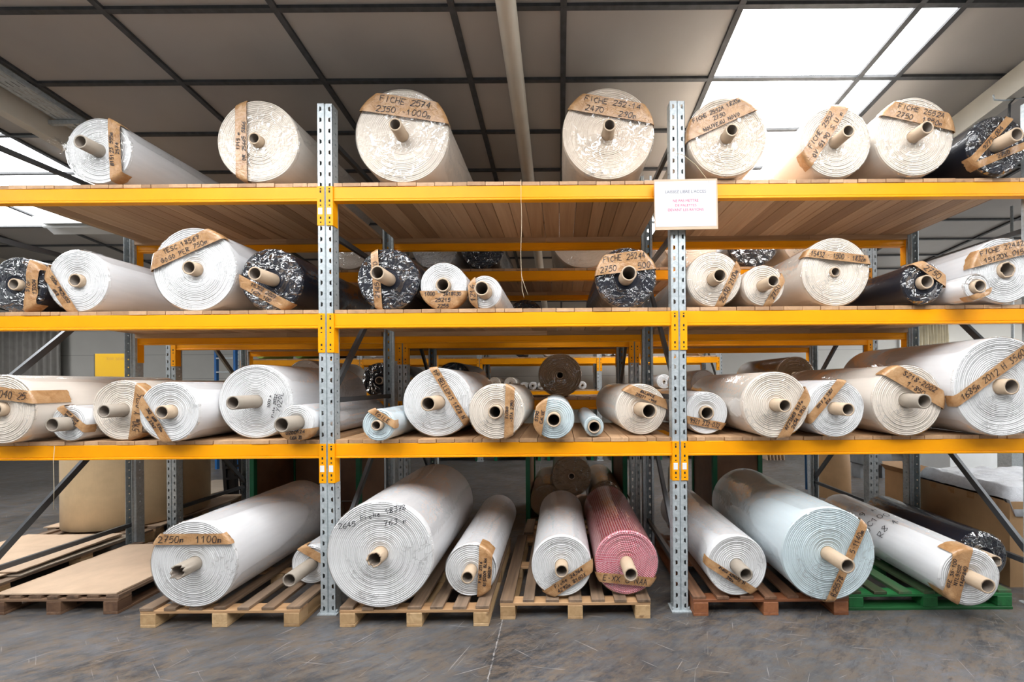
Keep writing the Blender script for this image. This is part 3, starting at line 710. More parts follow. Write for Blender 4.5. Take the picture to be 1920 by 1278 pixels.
R_(1, 1701, 752, 66, 1733, 752, 14, 'c', [(-30, .5, .45, ['S218-2002', '1-850'])], 'cream roll with a wide tape beside the biggest roll on the lowest shelf', core='core_grey')
R_(1, 1879, 726, 92.5, 1897, 725, 15, 'w', [(36, .34, .22, ['1685m 2012 H 35603'])], 'biggest white roll, rightmost on the lowest shelf')
# floor
R_(0, 362.7, 1058.7, 81, 327.4, 1074.8, 14, 'w', [(0, .60, .25, ['2750m  1100m'], .01)], 'white roll on the left brown pallet, horizontal brown tape across its top', core='core_grey', torn=.03, L=1.15)
R_(0, 583, 1059, 36, 545, 1093.7, 13, 'w', [(-30, .6, .45)], 'small white roll with a long core, left of the left upright on the floor pallet', core='core_grey', L=1.0)
R_(0, 712.6, 1040, 99.5, 700, 1051.4, 14.5, 'w', [], 'biggest white roll on the floor, right of the left upright', L=1.24, torn=.02, text=[('2645', -.58, .52, .034, 8), ('Fiche 18378', .10, .76, .033, 14), ('763 m', .33, .58, .036, 8)])
R_(0, 883, 1070, 48.5, 877, 1084, 12, 'w', [(87, -.56, .52, ['FINE 2316', 'Q153001 BLAN', 'GREEN'], .10)], 'narrow white floor roll with crumpled side tape, right of the biggest floor roll', L=1.27)
R_(0, 1053, 1061.7, 56.5, 1054, 1072, 12.5, 'w', [(33, -.52, .38, ['Fiche 24364', '4292m 8160X'])], 'white roll left of the red roll on the floor pallet', L=1.2)
R_(0, 1174.8, 1056, 59.5, 1184, 1078, 13, 'r', [(-6, -.5, .30, ['E-XX U-NAA'])], 'red and white patterned roll on the middle floor pallet', L=1.25)
R_(0, 1381.6, 1061, 56, 1398, 1079, 13, 'w', [(-33, -.42, .27, ['8160X A24033 31', '392m'])], 'white roll on the reddish pallet, right of the right upright', core='core_grey', L=1.3)
R_(0, 1553.4, 1039.4, 87, 1589, 1063, 14, 'b', [(66, -.40, .19, ['B25578       5-1140m'])], 'large pale blue roll on the reddish pallet', L=1.27)
R_(0, 1817.6, 1083, 53.5, 1854, 1099.6, 14, 'w', [(76, .50, .60, ['GTE 35-100', 'NTL5502', '1A07840'], .10)], 'long white plastic-wrapped roll on the green pallet', L=1.32, yaw=.045, body=[('619 m', .78, 2.25, .055), ('3C100', .64, 2.25, .055), ('R8 ^', .50, 2.3, .055)])
EL = {0: .146, 1: E1, 2: E2, 3: E3}
out = []
for lv, cx, cy, r, ex, ey, er, kind, tapes, label, k in SPEC:
    u, v = uv(cx, cy); E = EL[lv]; vb = v+r
    z = F*(HE-E)/vb
    if 'zf' in k: z = k['zf']
    elif lv == 1: z = max(2.74, min(2.98, z))
    elif lv >= 2: z = max(2.82, min(2.90, z))
    s = F/z; Rw = r/s
    ue, ve = uv(ex, ey); q = max((u*ue+v*ve)/(u*u+v*v), 1.0)
    zz = z/q; prot = z-zz
    if lv == 0: prot = z-zz
    if k.get('flush'): prot = .0
    prot = min(max(prot, .004), .24)
    crw = min(er*(z-prot)/F, Rw*.72)
    out.append(dict(lv=lv, X=u*z/F, z=z, R=Rw, c=crw, p=prot, kind=kind, tapes=tapes, label=label, k=k))
# keep neighbours on one shelf from sinking into each other
for lv in range(4):
    row = sorted([o for o in out if o['lv'] == lv], key=lambda o: o['X'])
    for it in range(60):
        for a, b in zip(row[:-1], row[1:]):
            need = 2*math.sqrt((a['R']+.007)*(b['R']+.007))-(b['X']-a['X'])
            if need > 0:
                wa = b['R']/(a['R']+b['R']); a['X'] -= need*wa*.5; b['X'] += need*(1-wa)*.5
        for o in row:
            for px_ in RX:
                g = .0585+o['R']+.008; d = o['X']-px_
                if o['z'] < 2.80:                    # front face stands out past the post: body still has to pass beside it
                    g = .0585+o['R']+.006
                if abs(d) < g: o['X'] += (g-abs(d))*(1 if d > 0 else -1)
for o in out:
    k = o['k']; E = EL[o['lv']]
    roll(o['kind'], o['label'], o['X'], o['z'], E+o['R']+.006, o['R'], k.get('L', min(1.14, 4.14-o['z'])), o['c'], o['p'], o['tapes'], yaw=k.get('yaw', 0), filmk=k.get('film', 'clear'),
         core=k.get('core', 'core_tan'), facetext=k.get('text'), bodytext=k.get('body'), torn=k.get('torn', 0), tuft=k.get('tuft', 0),
         group={3: 'fabric rolls on the top shelf', 2: 'fabric rolls on the middle shelf', 1: 'fabric rolls on the lowest shelf', 0: 'fabric rolls on the floor pallets'}[o['lv']])
# black roll at the right end of the floor row
roll('k', 'black roll lying beside the long white roll on the green pallet', 3.385, 3.0, .146+.192, .185, 1.0, .045, .10, yaw=.05, filmk='crinkled', torn=.01, group='fabric rolls on the floor pallets')
# ---- second rack and behind
def far(kind, label, px, py, r, z, E, L=1.0, film_='clear', cr=None, prot=.03, tapes=(), detail=1, group=None, yaw=0, X=None):
    u, v = uv(px, py); Rw = r*z/F
    return roll(kind, label, (u*z/F) if X is None else X, z, E+Rw+.006, Rw, L, cr or min(.045, Rw*.4), prot, tapes, filmk=film_, detail=detail, group=group, yaw=yaw)
g = 'rolls on the top shelf of the second rack'
far('c', 'cream roll seen behind the left upright, on the second rack top shelf', 655, 460, 42, 4.36, 3.09, group=g)
far('w', 'grey-white roll behind the small white roll, second rack top shelf', 808, 455, 43, 4.38, 3.09, film_='crinkled', group=g, X=-1.46)
far('k', 'black roll in the middle bay of the second rack top shelf', 904, 463, 40, 4.36, 3.09, film_='crinkled', group=g)
far('e', 'wide cream roll left of the right upright, second rack top shelf', 1112, 430, 62, 4.38, 3.09, group=g, X=.29)
far('e', 'cream roll behind the right upright, second rack top shelf', 1295, 450, 54, 4.36, 3.09, group=g)
far('k', 'navy roll in the right bay of the second rack top shelf', 1413, 456, 47, 4.36, 3.09, film_='crinkled', group=g)
far('e', 'cream roll right of the navy one, second rack top shelf', 1518, 452, 50, 4.37, 3.09, group=g)
g = 'rolls on the lowest shelf of the second rack'
far('n', 'brown kraft roll above the pale blue roll', 1050, 703, 40.5, 4.36, 1.585, cr=.045, prot=.0, group=g)
far('k', 'black roll behind the left upright, second rack lowest shelf', 718, 705, 33, 4.36, 1.585, film_='crinkled', group=g, X=-2.10)
far('k', 'black roll peeking over the large white one, second rack lowest shelf', 850, 710, 33, 4.4, 1.585, film_='clear', group=g)
far('c', 'beige roll behind the rolls of the left bay, second rack lowest shelf', 600, 710, 36, 4.4, 1.585, group=g, X=-3.0)
far('n', 'brown roll in the right bay of the second rack lowest shelf', 1500, 700, 36, 4.36, 1.585, group=g, X=2.75)
far('w', 'pale roll behind the right upright, second rack lowest shelf', 1320, 706, 24, 4.42, 1.585, group=g)
g = 'rolls on the middle shelf of the second rack'
far('k', 'black roll in the middle bay of the second rack middle shelf', 985, 600, 34, 4.45, 2.31, film_='crinkled', group=g)
far('n', 'brown roll in the middle bay of the second rack middle shelf', 1074, 600, 26, 4.5, 2.31, group=g)
far('c', 'cream roll in the right bay of the second rack middle shelf', 1400, 595, 30, 4.45, 2.31, group=g)
g = 'rolls on the far rack upper level'
for (px, k_, r, lb) in ((488, 'l', 10, 'lime green roll'), (560, 'g', 10, 'dark green roll'), (620, 'k', 9, 'black roll'), (700, 'w', 8, 'white roll beside the left upright'),
                     (975, 'k', 10, 'black roll in the middle'), (1029, 'c', 15, 'cream roll above the brown kraft roll'), (1140, 'b', 8.2, 'first small silver roll right of centre'), (1158, 'b', 8.2, 'second small silver roll right of centre'),
                     (1186, 'b', 9, 'third small silver roll right of centre'), (1314, 'n', 8, 'brown roll behind the right upright')):
    far(k_, lb+' on the far rack upper level', px, 665, r, 8.42, 2.345, L=.9, detail=0, group=g, cr=.03, film_='clear' if k_ == 'b' else None)
g = 'rolls on the far rack lower level'
for (px, k_, r, lb) in ((957, 'c', 12, 'tan roll with a hole'), (982, 'w', 7.5, 'first of the thin white rolls'), (999, 'w', 7.5, 'second of the thin white rolls'), (1015, 'w', 7.5, 'third of the thin white rolls'),
                        (1092, 'w', 7.5, 'thin white roll right of the brown kraft roll'), (1245, 'w', 13.5, 'white roll left of the right upright'), (1300, 'w', 13, 'crumpled white roll right of the right upright'),
                        (927, 'e', 12, 'beige roll behind the black one')):
    far(k_, lb+', on the far rack lower level', px, 725, r, 8.42, 1.60, L=.9, detail=0, group=g, cr=.03, film_='clear')

# ------------------------------------------------------------------ pallets
def pallet(label, xa, xb, yf, depth, kind, group='floor pallets', boards=7, H=.144, cross=False, base=0.0):
    W = xb-xa; w_, cr_, bl = kind
    t = thing('pallet', label, 'pallet', ((xa+xb)/2, yf, base), group=group); L = W/2
    bw = .098
    for i in range(boards):
        x = -L+(W-bw)*i/(boards-1); ww = bw*random.choice((1, .92, .85)) if 0 < i < boards-1 else bw
        m = MB(); m.box(x, x+ww, random.uniform(.0, .012), depth-random.uniform(0, .012), H-.022, H, 0, None, .002); m.build('top_board', w_, t)
    for y in (0, depth/2-.05, depth-.10):
        m = MB(); m.box(-L, L, y+.006, y+.096, H-.044, H-.0225, 0, None, .002); m.build('stringer_board', cr_, t)
        for x in (-L+.003, -.055, L-.113):
            m = MB(); m.box(x, x+.11, y+.004, y+.10, .0225 if cross else .0225, H-.0445, 0, None, .003); m.build('block', bl, t)
    if cross:
        for y in (0, depth-.1): m = MB(); m.box(-L, L, y+.002, y+.10, 0, .022, 0, None, .002); m.build('bottom_board', cr_, t)
    else:
        for x in (-L+.003, -.055, L-.113): m = MB(); m.box(x, x+.11, .004, depth-.005, 0, .022, 0, None, .002); m.build('bottom_board', bl, t)
PW = ('pallet_wood', 'pallet_wood_cross', 'pallet_block'); PD = ('dark_pallet_wood', 'dark_pallet_cross', 'dark_pallet_block')
PR = ('red_pallet_wood', 'red_pallet_cross', 'red_pallet_block'); PG = ('green_pallet_wood', 'green_pallet_cross', 'green_pallet_block')
pallet('light brown pallet under the taped white roll, left of the left upright', -3.057, -1.90, 2.70, 1.2, PW)
pallet('light brown pallet under the biggest floor roll', -1.605, -.525, 2.69, 1.2, PW)
pallet('brown pallet under the red patterned roll', -.458, .66, 2.765, 1.2, PW)
pallet('reddish brown pallet under the large pale blue roll', .985, 2.15, 2.79, 1.2, PR)
pallet('green pallet under the long white roll at lower right', 2.19, 3.44, 2.845, 1.0, PG, cross=True)
pallet('dark brown pallet with a cardboard sheet at the lower left', -4.40, -3.41, 2.865, 1.0, PD)
pallet('brown pallet under layered cardboard sheets left of the rack', -5.75, -4.60, 3.02, 1.2, PW)
pallet('brown pallet under the standing paper reel', -5.85, -4.62, 4.25, 1.2, PW)
def sheet(label, x, y, z, w, d, th, rot, mat, seed, fold=True):
    m = MB(); nx, ny = 14, 18; vs = []; fs = []
    for s in (0, 1):
        for j in range(ny+1):
            for i in range(nx+1):
                a, b = (i/nx-.5)*w, (j/ny-.5)*d; e = max(abs(i/nx-.5), abs(j/ny-.5))*2
                zz = .006*(nz(a*2+seed, b*2, 0)+.5)*e**4+s*th
                if fold and j % 6 == 0: zz -= .0015*s
                jx = .006*nz(b*9, seed, 1) if i in (0, nx) else 0; jy = .006*nz(a*9, seed, 2) if j in (0, ny) else 0
                vs.append((a+jx, b+jy, zz))
    n = (nx+1)*(ny+1)
    for j in range(ny):
        for i in range(nx):
            q = j*(nx+1)+i; fs += [(q+nx+1, q+nx+2, q+1, q), (n+q, n+q+1, n+q+nx+2, n+q+nx+1)]
    for i in range(nx): fs += [(i, i+1, n+i+1, n+i), (ny*(nx+1)+i+1, ny*(nx+1)+i, n+ny*(nx+1)+i, n+ny*(nx+1)+i+1)]
    for j in range(ny): fs += [((j+1)*(nx+1), j*(nx+1), n+j*(nx+1), n+(j+1)*(nx+1)), (j*(nx+1)+nx, (j+1)*(nx+1)+nx, n+(j+1)*(nx+1)+nx, n+j*(nx+1)+nx)]
    m.add(vs, fs, 0, .5); o = m.build('cardboard_sheet', mat, None, (x, y, z), (0, 0, rot)); return tag(o, label, 'cardboard', 'flat cardboard sheets')
sheet('clean cardboard sheet on the dark pallet at lower left', -3.90, 3.32, .146, .93, .88, .012, .0, 'cardboard', 1)
for i, (x, y, w, d, r, mt, lb) in enumerate(((-5.15, 3.58, 1.12, .86, .02, 'cardboard_grey', 'greyish cardboard sheet, bottom of the stack on the pallet left of the rack'), (-5.2, 3.56, 1.05, .84, -.04, 'cardboard', 'cardboard sheet in the middle of the stack left of the rack'),
     (-5.12, 3.54, .98, .80, .04, 'cardboard', 'top cardboard sheet of the stack left of the rack'))):
    sheet(lb, x, y, .146+i*.018, w, d, .010, r, mt, 3+i)
sheet('cardboard sheet under the standing paper reel', -5.25, 4.86, .146, 1.3, 1.2, .012, .03, 'cardboard', 9)
for i, (x, y, w, d, r, lb) in enumerate(((-6.0, 6.1, 1.2, .9, .1, 'cardboard sheet on the floor behind the paper reel'), (-5.9, 6.3, .9, .8, -.2, 'cardboard sheet overlapping the one behind the paper reel'))):
    sheet(lb, x, y, .002+.03*i, w, d, .012, r, 'cardboard_grey', 20+i)
# standing reel of paper
m = MB(); t = thing('paper_reel', 'big upright reel of beige paper standing on cardboard at left', 'paper reel', (-5.22, 4.66, .172))
vs = []; fs = []; n = 96; RR = .622; Hh = 1.20
prof = [(RR-.006, 0), (RR, .006), (RR, .4), (RR, .8), (RR, Hh-.006), (RR-.006, Hh)]+[(RR-.006-.03*i, Hh-.001*(i % 2)) for i in range(1, 18)]+[(.06, Hh), (.06, Hh-.3)]
for i, (r, z) in enumerate(prof):
    for k in range(n):
        a = 2*PI*k/n; rr = r+(.002*nz(math.cos(a)*2, math.sin(a)*2, z*2)); vs.append((rr*math.cos(a), rr*math.sin(a), z))
for i in range(len(prof)-1):
    for k in range(n): fs.append((i*n+k, i*n+(k+1) % n, (i+1)*n+(k+1) % n, (i+1)*n+k))
fs.append(tuple(range(n))[::-1]); m.add(vs, fs, 0, .5, True); m.build('paper', 'kraft_reel', t)
m = MB(); vs = []; fs = []; n = 32
for r, z in ((.058, .9), (.058, Hh+.01), (.046, Hh+.01), (.046, .9)):
    for k in range(n): vs.append((r*math.cos(2*PI*k/n), r*math.sin(2*PI*k/n), z))
for i in range(3):
    for k in range(n): fs.append((i*n+k, i*n+(k+1) % n, (i+1)*n+(k+1) % n, (i+1)*n+k))
m.add(vs, fs, 0, .5, True); m.build('core_tube', 'core_tan', t)

# black plastic pallet leaning
t = thing('plastic_pallet', 'black plastic pallet standing on edge behind the taped white roll', 'pallet', (-4.62, 5.72, .018), (math.radians(-8), math.radians(-9), math.radians(6)))
m = MB()
for i in range(9): m.box(-.48+i*.115, -.48+i*.115+.045, -.02, 0, .0, 1.1)
for z in (0, .18, .36, .53, .71, .88, 1.06): m.box(-.48, .485, -.022, -.002, z, z+.04)
m.build('deck_grid', 'black_plastic', t)
for x in (-.47, -.06, .35):
    m = MB(); m.box(x, x+.12, .0, .10, 0, 1.1); m.build('runner', 'black_plastic', t)

# ------------------------------------------------------------------ green framed wooden crates behind
def stillage(label, xa, xb, ya, yb, H, panels):
    t = thing('stillage', label, 'crate', (xa, ya, 0), group='green framed crates'); W = xb-xa; D = yb-ya
    for x in (0, W-.05):
        for y in (0, D-.05): m = MB(); m.box(x, x+.05, y, y+.05, 0, H); m.build('corner_post', 'dark_green_paint', t)
    m = MB(); m.box(.05, W-.05, .05, D-.05, .1, .125); m.build('base', 'plywood', t)
    m = MB(); m.box(.05, W-.05, 0, .04, .06, .10); m.box(.05, W-.05, D-.04, D, .06, .10)
    for x in (0.005, W-.045): m.box(x, x+.04, .05, D-.05, .06, .10)
    m.build('bottom_rail', 'dark_green_paint', t)
    for p in panels:
        m = MB()
        if p == 'L': m.box(.015, .03, .05, D-.05, .13, H)
        if p == 'R': m.box(W-.03, W-.015, .05, D-.05, .13, H)
        if p == 'B': m.box(.05, W-.05, D-.035, D-.02, .13, H)
        if p == 'F': m.box(.05, W-.05, .02, .035, .13, H)
        m.build('side_panel', 'plywood', t)
stillage('green framed plywood crate behind the left upright', -3.75, -2.42, 4.50, 5.25, 1.12, 'LRB')
stillage('open green framed crate holding brown rolls', -.42, .80, 4.48, 5.5, 1.12, 'LR')
stillage('narrow green framed plywood crate behind the large pale blue roll', 1.86, 2.46, 4.55, 5.3, 1.15, 'LRF')
roll('n', 'brown kraft roll topmost in the green crate', .13, 4.45, .64, .235, 1.0, .04, 0, filmk='crinkled', group='brown rolls in the crate')
roll('n', 'brown kraft roll right of the others in the green crate', .545, 4.50, .129+.222, .215, .95, .035, 0, filmk='crinkled', group='brown rolls in the crate')
roll('n', 'brown kraft roll at the left bottom of the green crate', -.17, 4.50, .129+.206, .2, .95, .04, 0, group='brown rolls in the crate')
roll('n', 'brown roll in front of the crate behind the left upright', -2.80, 4.10, .24, .232, .35, .05, 0, group=None)
roll('n', 'thin brown roll leaning at the back behind the right upright', 1.30, 4.17, .15, .11, .85, .04, .01, yaw=.30, pitch=.60, group=None)
pallet('brown pallet deep behind the red roll', -.40, .80, 4.02, .42, PW)
for i, (xa, xb) in enumerate(((-2.95, -1.87), (-1.5, -.45), (-.3, .75), (1.15, 2.3), (2.5, 3.5))):
    t = thing('platform', ['first', 'second', 'third', 'fourth', 'fifth'][i]+' green low metal platform from left under the far rack', 'platform', (xa, 8.45, 0), group='green platforms under the far rack')
    W = xb-xa; m = MB(); m.box(0, W, 0, .9, .10, .14); m.build('top', 'dark_green_paint', t)
    for x in (0, W-.06):
        for y in (0, .84): m = MB(); m.box(x, x+.06, y, y+.06, 0, .10); m.build('leg', 'dark_green_paint', t)

# ------------------------------------------------------------------ right side background
def carton(label, x0, x1, y0, y1, z0, z1, openf=False, top=None):
    t = thing('carton', label, 'box', (x0, y0, z0)); W, D, H = x1-x0, y1-y0, z1-z0; th = .008
    m = MB(); m.box(0, W, 0, th, 0, H); m.box(0, W, D-th, D, 0, H); m.box(0, th, th, D-th, 0, H); m.box(W-th, W, th, D-th, 0, H); m.box(th, W-th, th, D-th, 0, th)
    m.build('walls', 'cardboard_brown', t)
    if openf:
        for a in (((0, 0, H), (W, 0, H), (W, -.06, H-.10), (0, -.06, H-.10)), ((0, D, H), (W, D, H), (W, D+.05, H+.10), (0, D+.05, H+.10)), ((0, 0, H), (0, D, H), (-.07, D, H+.08), (-.07, 0, H+.08)), ((W, 0, H), (W, D, H), (W+.06, D, H+.09), (W+.06, 0, H+.09))):
            m = MB(); b = [(p[0], p[1], p[2]+.004) for p in a]; m.add(list(a)+b, [(0, 1, 2, 3), (7, 6, 5, 4), (0, 4, 5, 1), (1, 5, 6, 2), (2, 6, 7, 3), (3, 7, 4, 0)]); m.build('flap', 'cardboard_brown', t)
    return t
t = carton('large cardboard box with white bubble wrap on top, at the right edge', 3.785, 4.83, 3.15, 3.95, 0.0, .72)
m = MB()
for k in range(4): m.box(-.002, .0, .10+k*.17, .16+k*.17, .66, .715)
m.build('tape_patches', 'brown_tape', t)
m = MB(); vs = []; fs = []; nx, ny = 26, 22
for j in range(ny+1):
    for i in range(nx+1):
        e = min(i, nx-i, j, ny-j); z = .84+.02*nz(i*.35, j*.35, 1) if e > 0 else .60
        ins = -.012 if e == 0 else 0
        x = 3.785+1.045*i/nx; y = 3.15+.80*j/ny
        if i == 0: x -= .012
        if i == nx: x += .012
        if j == 0: y -= .012
        if j == ny: y += .012
        if e == 0 and i == 0: z = .74
        vs.append((x, y, z+(.01*nz(i*.9, j*.9, 3) if e == 0 else 0)))
for j in range(ny):
    for i in range(nx): q = j*(nx+1)+i; fs.append((q, q+1, q+nx+2, q+nx+1))
m.add(vs, fs, 0, .5, True); o = m.build('bubble_wrap', 'bubble_wrap'); o.modifiers.new('s', 'SOLIDIFY').thickness = .006
tag(o, 'white bubble wrap draped over the large cardboard box', 'bubble wrap')
carton('small open cardboard box between the posts at the right', 4.82, 5.12, 5.15, 5.55, 0, .44, True)
carton('small closed cardboard box in front of the open one', 4.66, 4.98, 4.62, 4.98, 0, .30)
# bent kraft sheet standing on end
m = MB(); vs = []; fs = []; n = 40
for k, (h, r) in enumerate(((0, .28), (.5, .26), (1.0, .22), (1.25, .20))):
    for i in range(n): a = 2*PI*i/n; vs.append((r*math.cos(a)+.03*k*.3, r*.8*math.sin(a), h))
for k in range(3):
    for i in range(n): fs.append((k*n+i, k*n+(i+1) % n, (k+1)*n+(i+1) % n, (k+1)*n+i))
fs.append(tuple(3*n+i for i in range(n)))
m.add(vs, fs, 0, .5, True); tag(m.build('kraft_paper_bundle', 'cardboard_brown', None, (4.15, 5.75, 0)), 'tapering brown kraft paper bundle standing behind the green pallet', 'paper bundle')
for i in range(6):
    m = MB(); m.box(0, .012, 0, .55, 0, .42-.01*i); o = m.build('cardboard_sheet', 'cardboard', None, (4.6+i*.075, 8.3, 0), (0, math.radians(-6), 0)); tag(o, 'small cardboard sheet in the leaning row on the floor far back', 'cardboard', 'leaning cardboard panels far back')
t = thing('machine', 'white machine cabinet at the far right behind the cardboard box', 'machine', (7.2, 6.9, 0))
m = MB(); m.box(0, .75, 0, .8, 0, 1.05, 0, .5, .01); m.build('cabinet', 'white_enamel', t)
m = MB(); m.box(.78, 1.25, .1, .8, 0, .98, 0, .5, .01); m.build('side_cabinet', 'white_enamel', t)
m = MB(); m.box(1.28, 1.34, .1, .7, 0, 1.2); m.box(1.8, 1.86, .1, .7, 0, 1.2); m.bar((1.31, .2, 1.0), (1.83, .2, .55), .04); m.box(1.28, 1.86, .1, .7, 1.15, 1.2); m.build('frame', 'white_enamel', t)
t = thing('machine', 'small grey metal machine between the posts at the right', 'machine', (5.35, 6.6, 0))
m = MB(); m.box(0, .5, 0, .4, .25, .55, 0, .5, .02); m.box(.05, .4, .05, .35, .55, .68, 0, .5, .02); m.build('housing', 'grey_machine', t)
for x in (.03, .42): m = MB(); m.box(x, x+.05, .1, .3, 0, .25); m.build('leg', 'grey_machine', t)
m = MB(); m.tube([(.45, .2, .6), (.5, .2, 1.0), (.5, .2, 1.15)], .05, 14); m.build('pipe', 'grey_machine', t)
# low white ledge / conveyor
t = thing('conveyor', 'long white conveyor table on the floor far right', 'conveyor', (6.6, 8.4, 0))
m = MB(); m.box(0, 3.4, 0, .9, .55, .95, 0, .5, .01); m.build('body', 'white_enamel', t)
m = MB(); m.box(0, 3.4, .1, .8, .50, .55); m.build('underside', 'black_plastic', t)
for x in (.1, 1.7, 3.2): m = MB(); m.box(x, x+.08, .1, .8, 0, .5); m.build('leg', 'white_enamel', t)
# blue trolley rail behind right bay
t = thing('trolley_rail', 'blue metal handrail behind the right bay', 'handrail', (2.9, 6.0, 0))
m = MB(); m.tube([(-.35, 0, 0), (-.35, 0, 1.62), (-.25, 0, 1.70), (1.05, .05, 1.92), (1.08, .05, 0)], .016, 8); m.build('frame', 'blue_paint', t)
m = MB(); m.tube([(.3, .02, 1.80), (.24, .02, 0)], .014, 8); m.build('middle_bar', 'blue_paint', t)
# blue ladder
t = thing('ladder', 'blue step ladder standing behind the left bay', 'ladder', (-7.02, 7.85, 0))
for x in (-.2, .2): m = MB(); m.box(x-.022, x+.022, -.03, .03, 0, 2.55); m.build('rail', 'blue_paint', t)
for k in range(8): m = MB(); m.box(-.178, .178, -.035, .035, .28+k*.29, .31+k*.29); m.build('rung', 'galvanised_steel', t)
# yellow board
t = at(178, 663, 5.55); q = at(258, 709, 5.55)
m = MB(); m.box(0, q.x-t.x, 0, .006, 0, t.z-1.2); o = m.build('yellow_board', 'yellow_board', None, (t.x, 5.55, 1.2)); tag(o, 'yellow plastic board standing left of the rear post, left bay', 'board')
m = MB(); m.box(-.03, .0, .0, .03, 0, t.z); m.box(-.06, .25, -.1, .2, 0, .02); o2 = m.build('stand', 'dark_steel', o, (0.0, .012, -1.2))
m = MB(); W = q.x-t.x
write_text(m, 'CALARUSE SOCE', lambda a, b: (W*.55-a, -.002, b), 0, (t.z-1.2)-.09, .03, W*.85, .003)
m.build('faint_lettering', 'cardboard_brown', o)
# mint cloth on the floor
m = MB(); vs = []; fs = []; n = 24
for j in range(n+1):
    for i in range(n+1):
        a, b = i/n-.5, j/n-.5; e = max(0, 1-(2*max(abs(a), abs(b)))**3)
        vs.append((a*1.3+.05*nz(j*.4, 1, 0), b*.8, e*(.12+.16*abs(nz(i*.35, j*.35, 4)))+.002))
for j in range(n):
    for i in range(n): q = j*(n+1)+i; fs.append((q, q+1, q+n+2, q+n+1))
m.add(vs, fs, 0, .5, True); o = m.build('cloth', 'mint_cloth', None, (-9.3, 8.0, 0)); tag(o, 'mint green cloth heap on the floor at far left', 'cloth')

# ------------------------------------------------------------------ sign, string, lamp, conduit
zs = D1-.05
a, b = at(1226.5, 336, zs), at(1346, 429.5, zs)
t = thing('paper_sign', 'white paper notice LAISSEZ LIBRE L\'ACCES taped to cardboard on the right upright', 'sign', ((a.x+b.x)/2, zs, (a.z+b.z)/2), (0, math.radians(-.6), 0))
W, H = (b.x-a.x)/2, (a.z-b.z)/2
m = MB(); m.box(-W, W, 0, .006, -H, H); m.build('cardboard_backing', 'cardboard', t)
m = MB(); m.box(-W+.006, W-.012, -.0012, -.0002, -H+.022, H-.016); sh = m.build('paper_sheet', 'paper', t)
def print_text(text, size, x, z, y, mat, parent, name='printed_text'):
    c = bpy.data.curves.new('t', 'FONT'); c.body = text; c.size = size; c.align_x = 'CENTER'; c.align_y = 'CENTER'
    o = bpy.data.objects.new('t', c); C.objects.link(o); dg = bpy.context.evaluated_depsgraph_get(); me = bpy.data.meshes.new_from_object(o.evaluated_get(dg))
    bpy.data.objects.remove(o); me.materials.clear(); me.materials.append(MATS[mat])
    o = bpy.data.objects.new(name, me); C.objects.link(o); o.location = (x, y, z); o.rotation_euler = (PI/2, 0, 0); o.parent = parent; return o
pz = lambda py: at(1286, py, zs).z-(a.z+b.z)/2
print_text("LAISSEZ LIBRE L'ACCES", .0305, -.003, pz(359.5), -.002, 'printed_grey', sh)
print_text("NE PAS METTRE", .0275, -.003, pz(376.5), -.002, 'ink_pink', sh)
print_text("DE PALETTES", .0275, -.003, pz(385), -.002, 'ink_pink', sh)
print_text("DEVANT LES RAYONS", .0275, -.003, pz(393.5), -.002, 'ink_pink', sh)
m = MB(); m.tube([(W*.75, -.001, H*.85), (W*.35, .02, H+.12), (-.01, .025, H+.20), (-.06, .028, H+.21)], .0022, 6); m.build('hanging_string', 'string', t)
# hanging string
m = MB(); x = at(977, 400, D1-.02).x
pts = [(x, D1-.0042-.009, 3.30), (x, D1-.013, 3.2)]+[(x+.004*math.sin(k*.7), D1-.02-.004*k/10, 3.14-.062*k) for k in range(12)]+[(x+.012, D1-.025, 2.43), (x+.018, D1-.025, 2.40)]
m.tube(pts, .0018, 6); m.tube([(x+.003, D1-.024, 2.56), (x+.02, D1-.024, 2.50), (x+.048, D1-.024, 2.42)], .0018, 6)
tag(m.build('string', 'string'), 'thin string dangling from the top shelf beam in the middle bay', 'string')
m = MB(); p = at(100, 858, D1-.02); m.tube([(p.x, D1-.012, 1.30), (p.x, D1-.02, 1.18), (p.x+.004, D1-.02, .98), (p.x-.002, D1-.02, .82)], .0015, 6)
tag(m.build('string', 'string'), 'thin string hanging below the lowest shelf in the left bay', 'string')
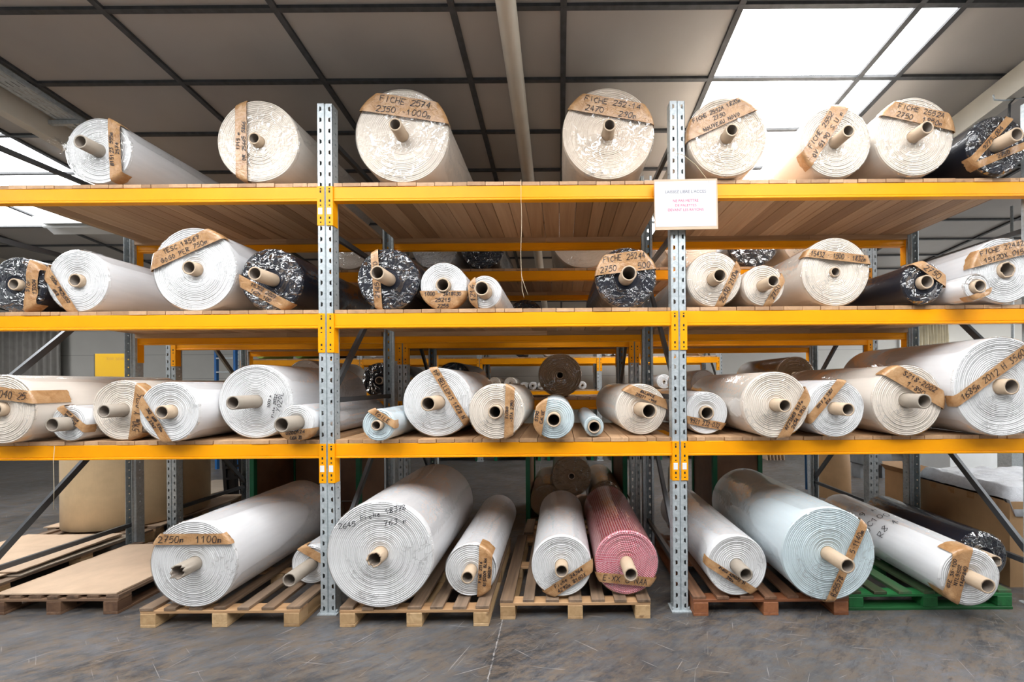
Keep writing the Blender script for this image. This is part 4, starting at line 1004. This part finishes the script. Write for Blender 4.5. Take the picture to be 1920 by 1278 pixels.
# fluorescent lamp
t = thing('ceiling_lamp', 'white fluorescent lamp fixture hanging at the upper left', 'lamp', (-5.95, 4.75, 3.76))
m = MB(); m.box(-.62, .75, -.09, .09, .06, .13, 0, .5, .01); m.build('housing', 'white_enamel', t)
m = MB(); m.add([(-.70, -.17, 0), (.8, -.17, 0), (.8, -.08, .07), (-.70, -.08, .07)], [(0, 1, 2, 3)]); m.add([(-.70, .17, 0), (.8, .17, 0), (.8, .08, .07), (-.70, .08, .07)], [(3, 2, 1, 0)]); o = m.build('reflector', 'white_enamel', t); o.modifiers.new('s', 'SOLIDIFY').thickness = .004
m = MB(); m.tube([(-.6, 0, .03), (.7, 0, .03)], .018, 10); m.build('tube', 'white_enamel', t)
for x in (-.4, .55): m = MB(); m.tube([(x, 0, .13), (x, 0, .29)], .008, 6); m.build('hanger', 'white_enamel', t)
# conduit and cable on the right
m = MB(); p = at(1897, 400, 4.9); m.tube([(p.x, 4.9, .9), (p.x, 4.9, cz(4.9)-.02)], .014, 8); m.tube([(p.x, 4.9, 1.98), (p.x, 4.9, 2.2)], .024, 8); m.box(p.x-.12, p.x+.12, 4.82, 4.98, 0, .9)
tag(m.build('conduit_post', 'galvanised_steel'), 'thin vertical conduit pipe at the right edge', 'pipe')
p = at(1862, 178, 3.05); m = MB(); q = at(1900, 185, 3.05)
m.tube([(p.x, 3.05, p.z), (p.x+.01, 3.05, p.z-.04), (p.x+.08, 3.05, p.z-.045), (q.x, 3.05, q.z-.01)], .006, 6, 0)
tag(m.build('chain_hook', 'galvanised_steel'), 'small metal hook and chain under the ceiling at the upper right', 'hook')
m = MB(); m.tube([at(1925, 183, 3.05), at(1903, 184, 3.05), at(1893, 195, 3.05), at(1892, 215, 3.05), at(1893, 240, 3.05)], .008, 6)
tag(m.build('cable', 'cable_black'), 'black cable loop hanging at the upper right', 'cable')

# ------------------------------------------------------------------ daylight
w = bpy.data.worlds.new('world'); S.world = w; w.use_nodes = True
bg = w.node_tree.nodes['Background']; bg.inputs[0].default_value = (.93, .97, 1.0, 1); bg.inputs[1].default_value = .5
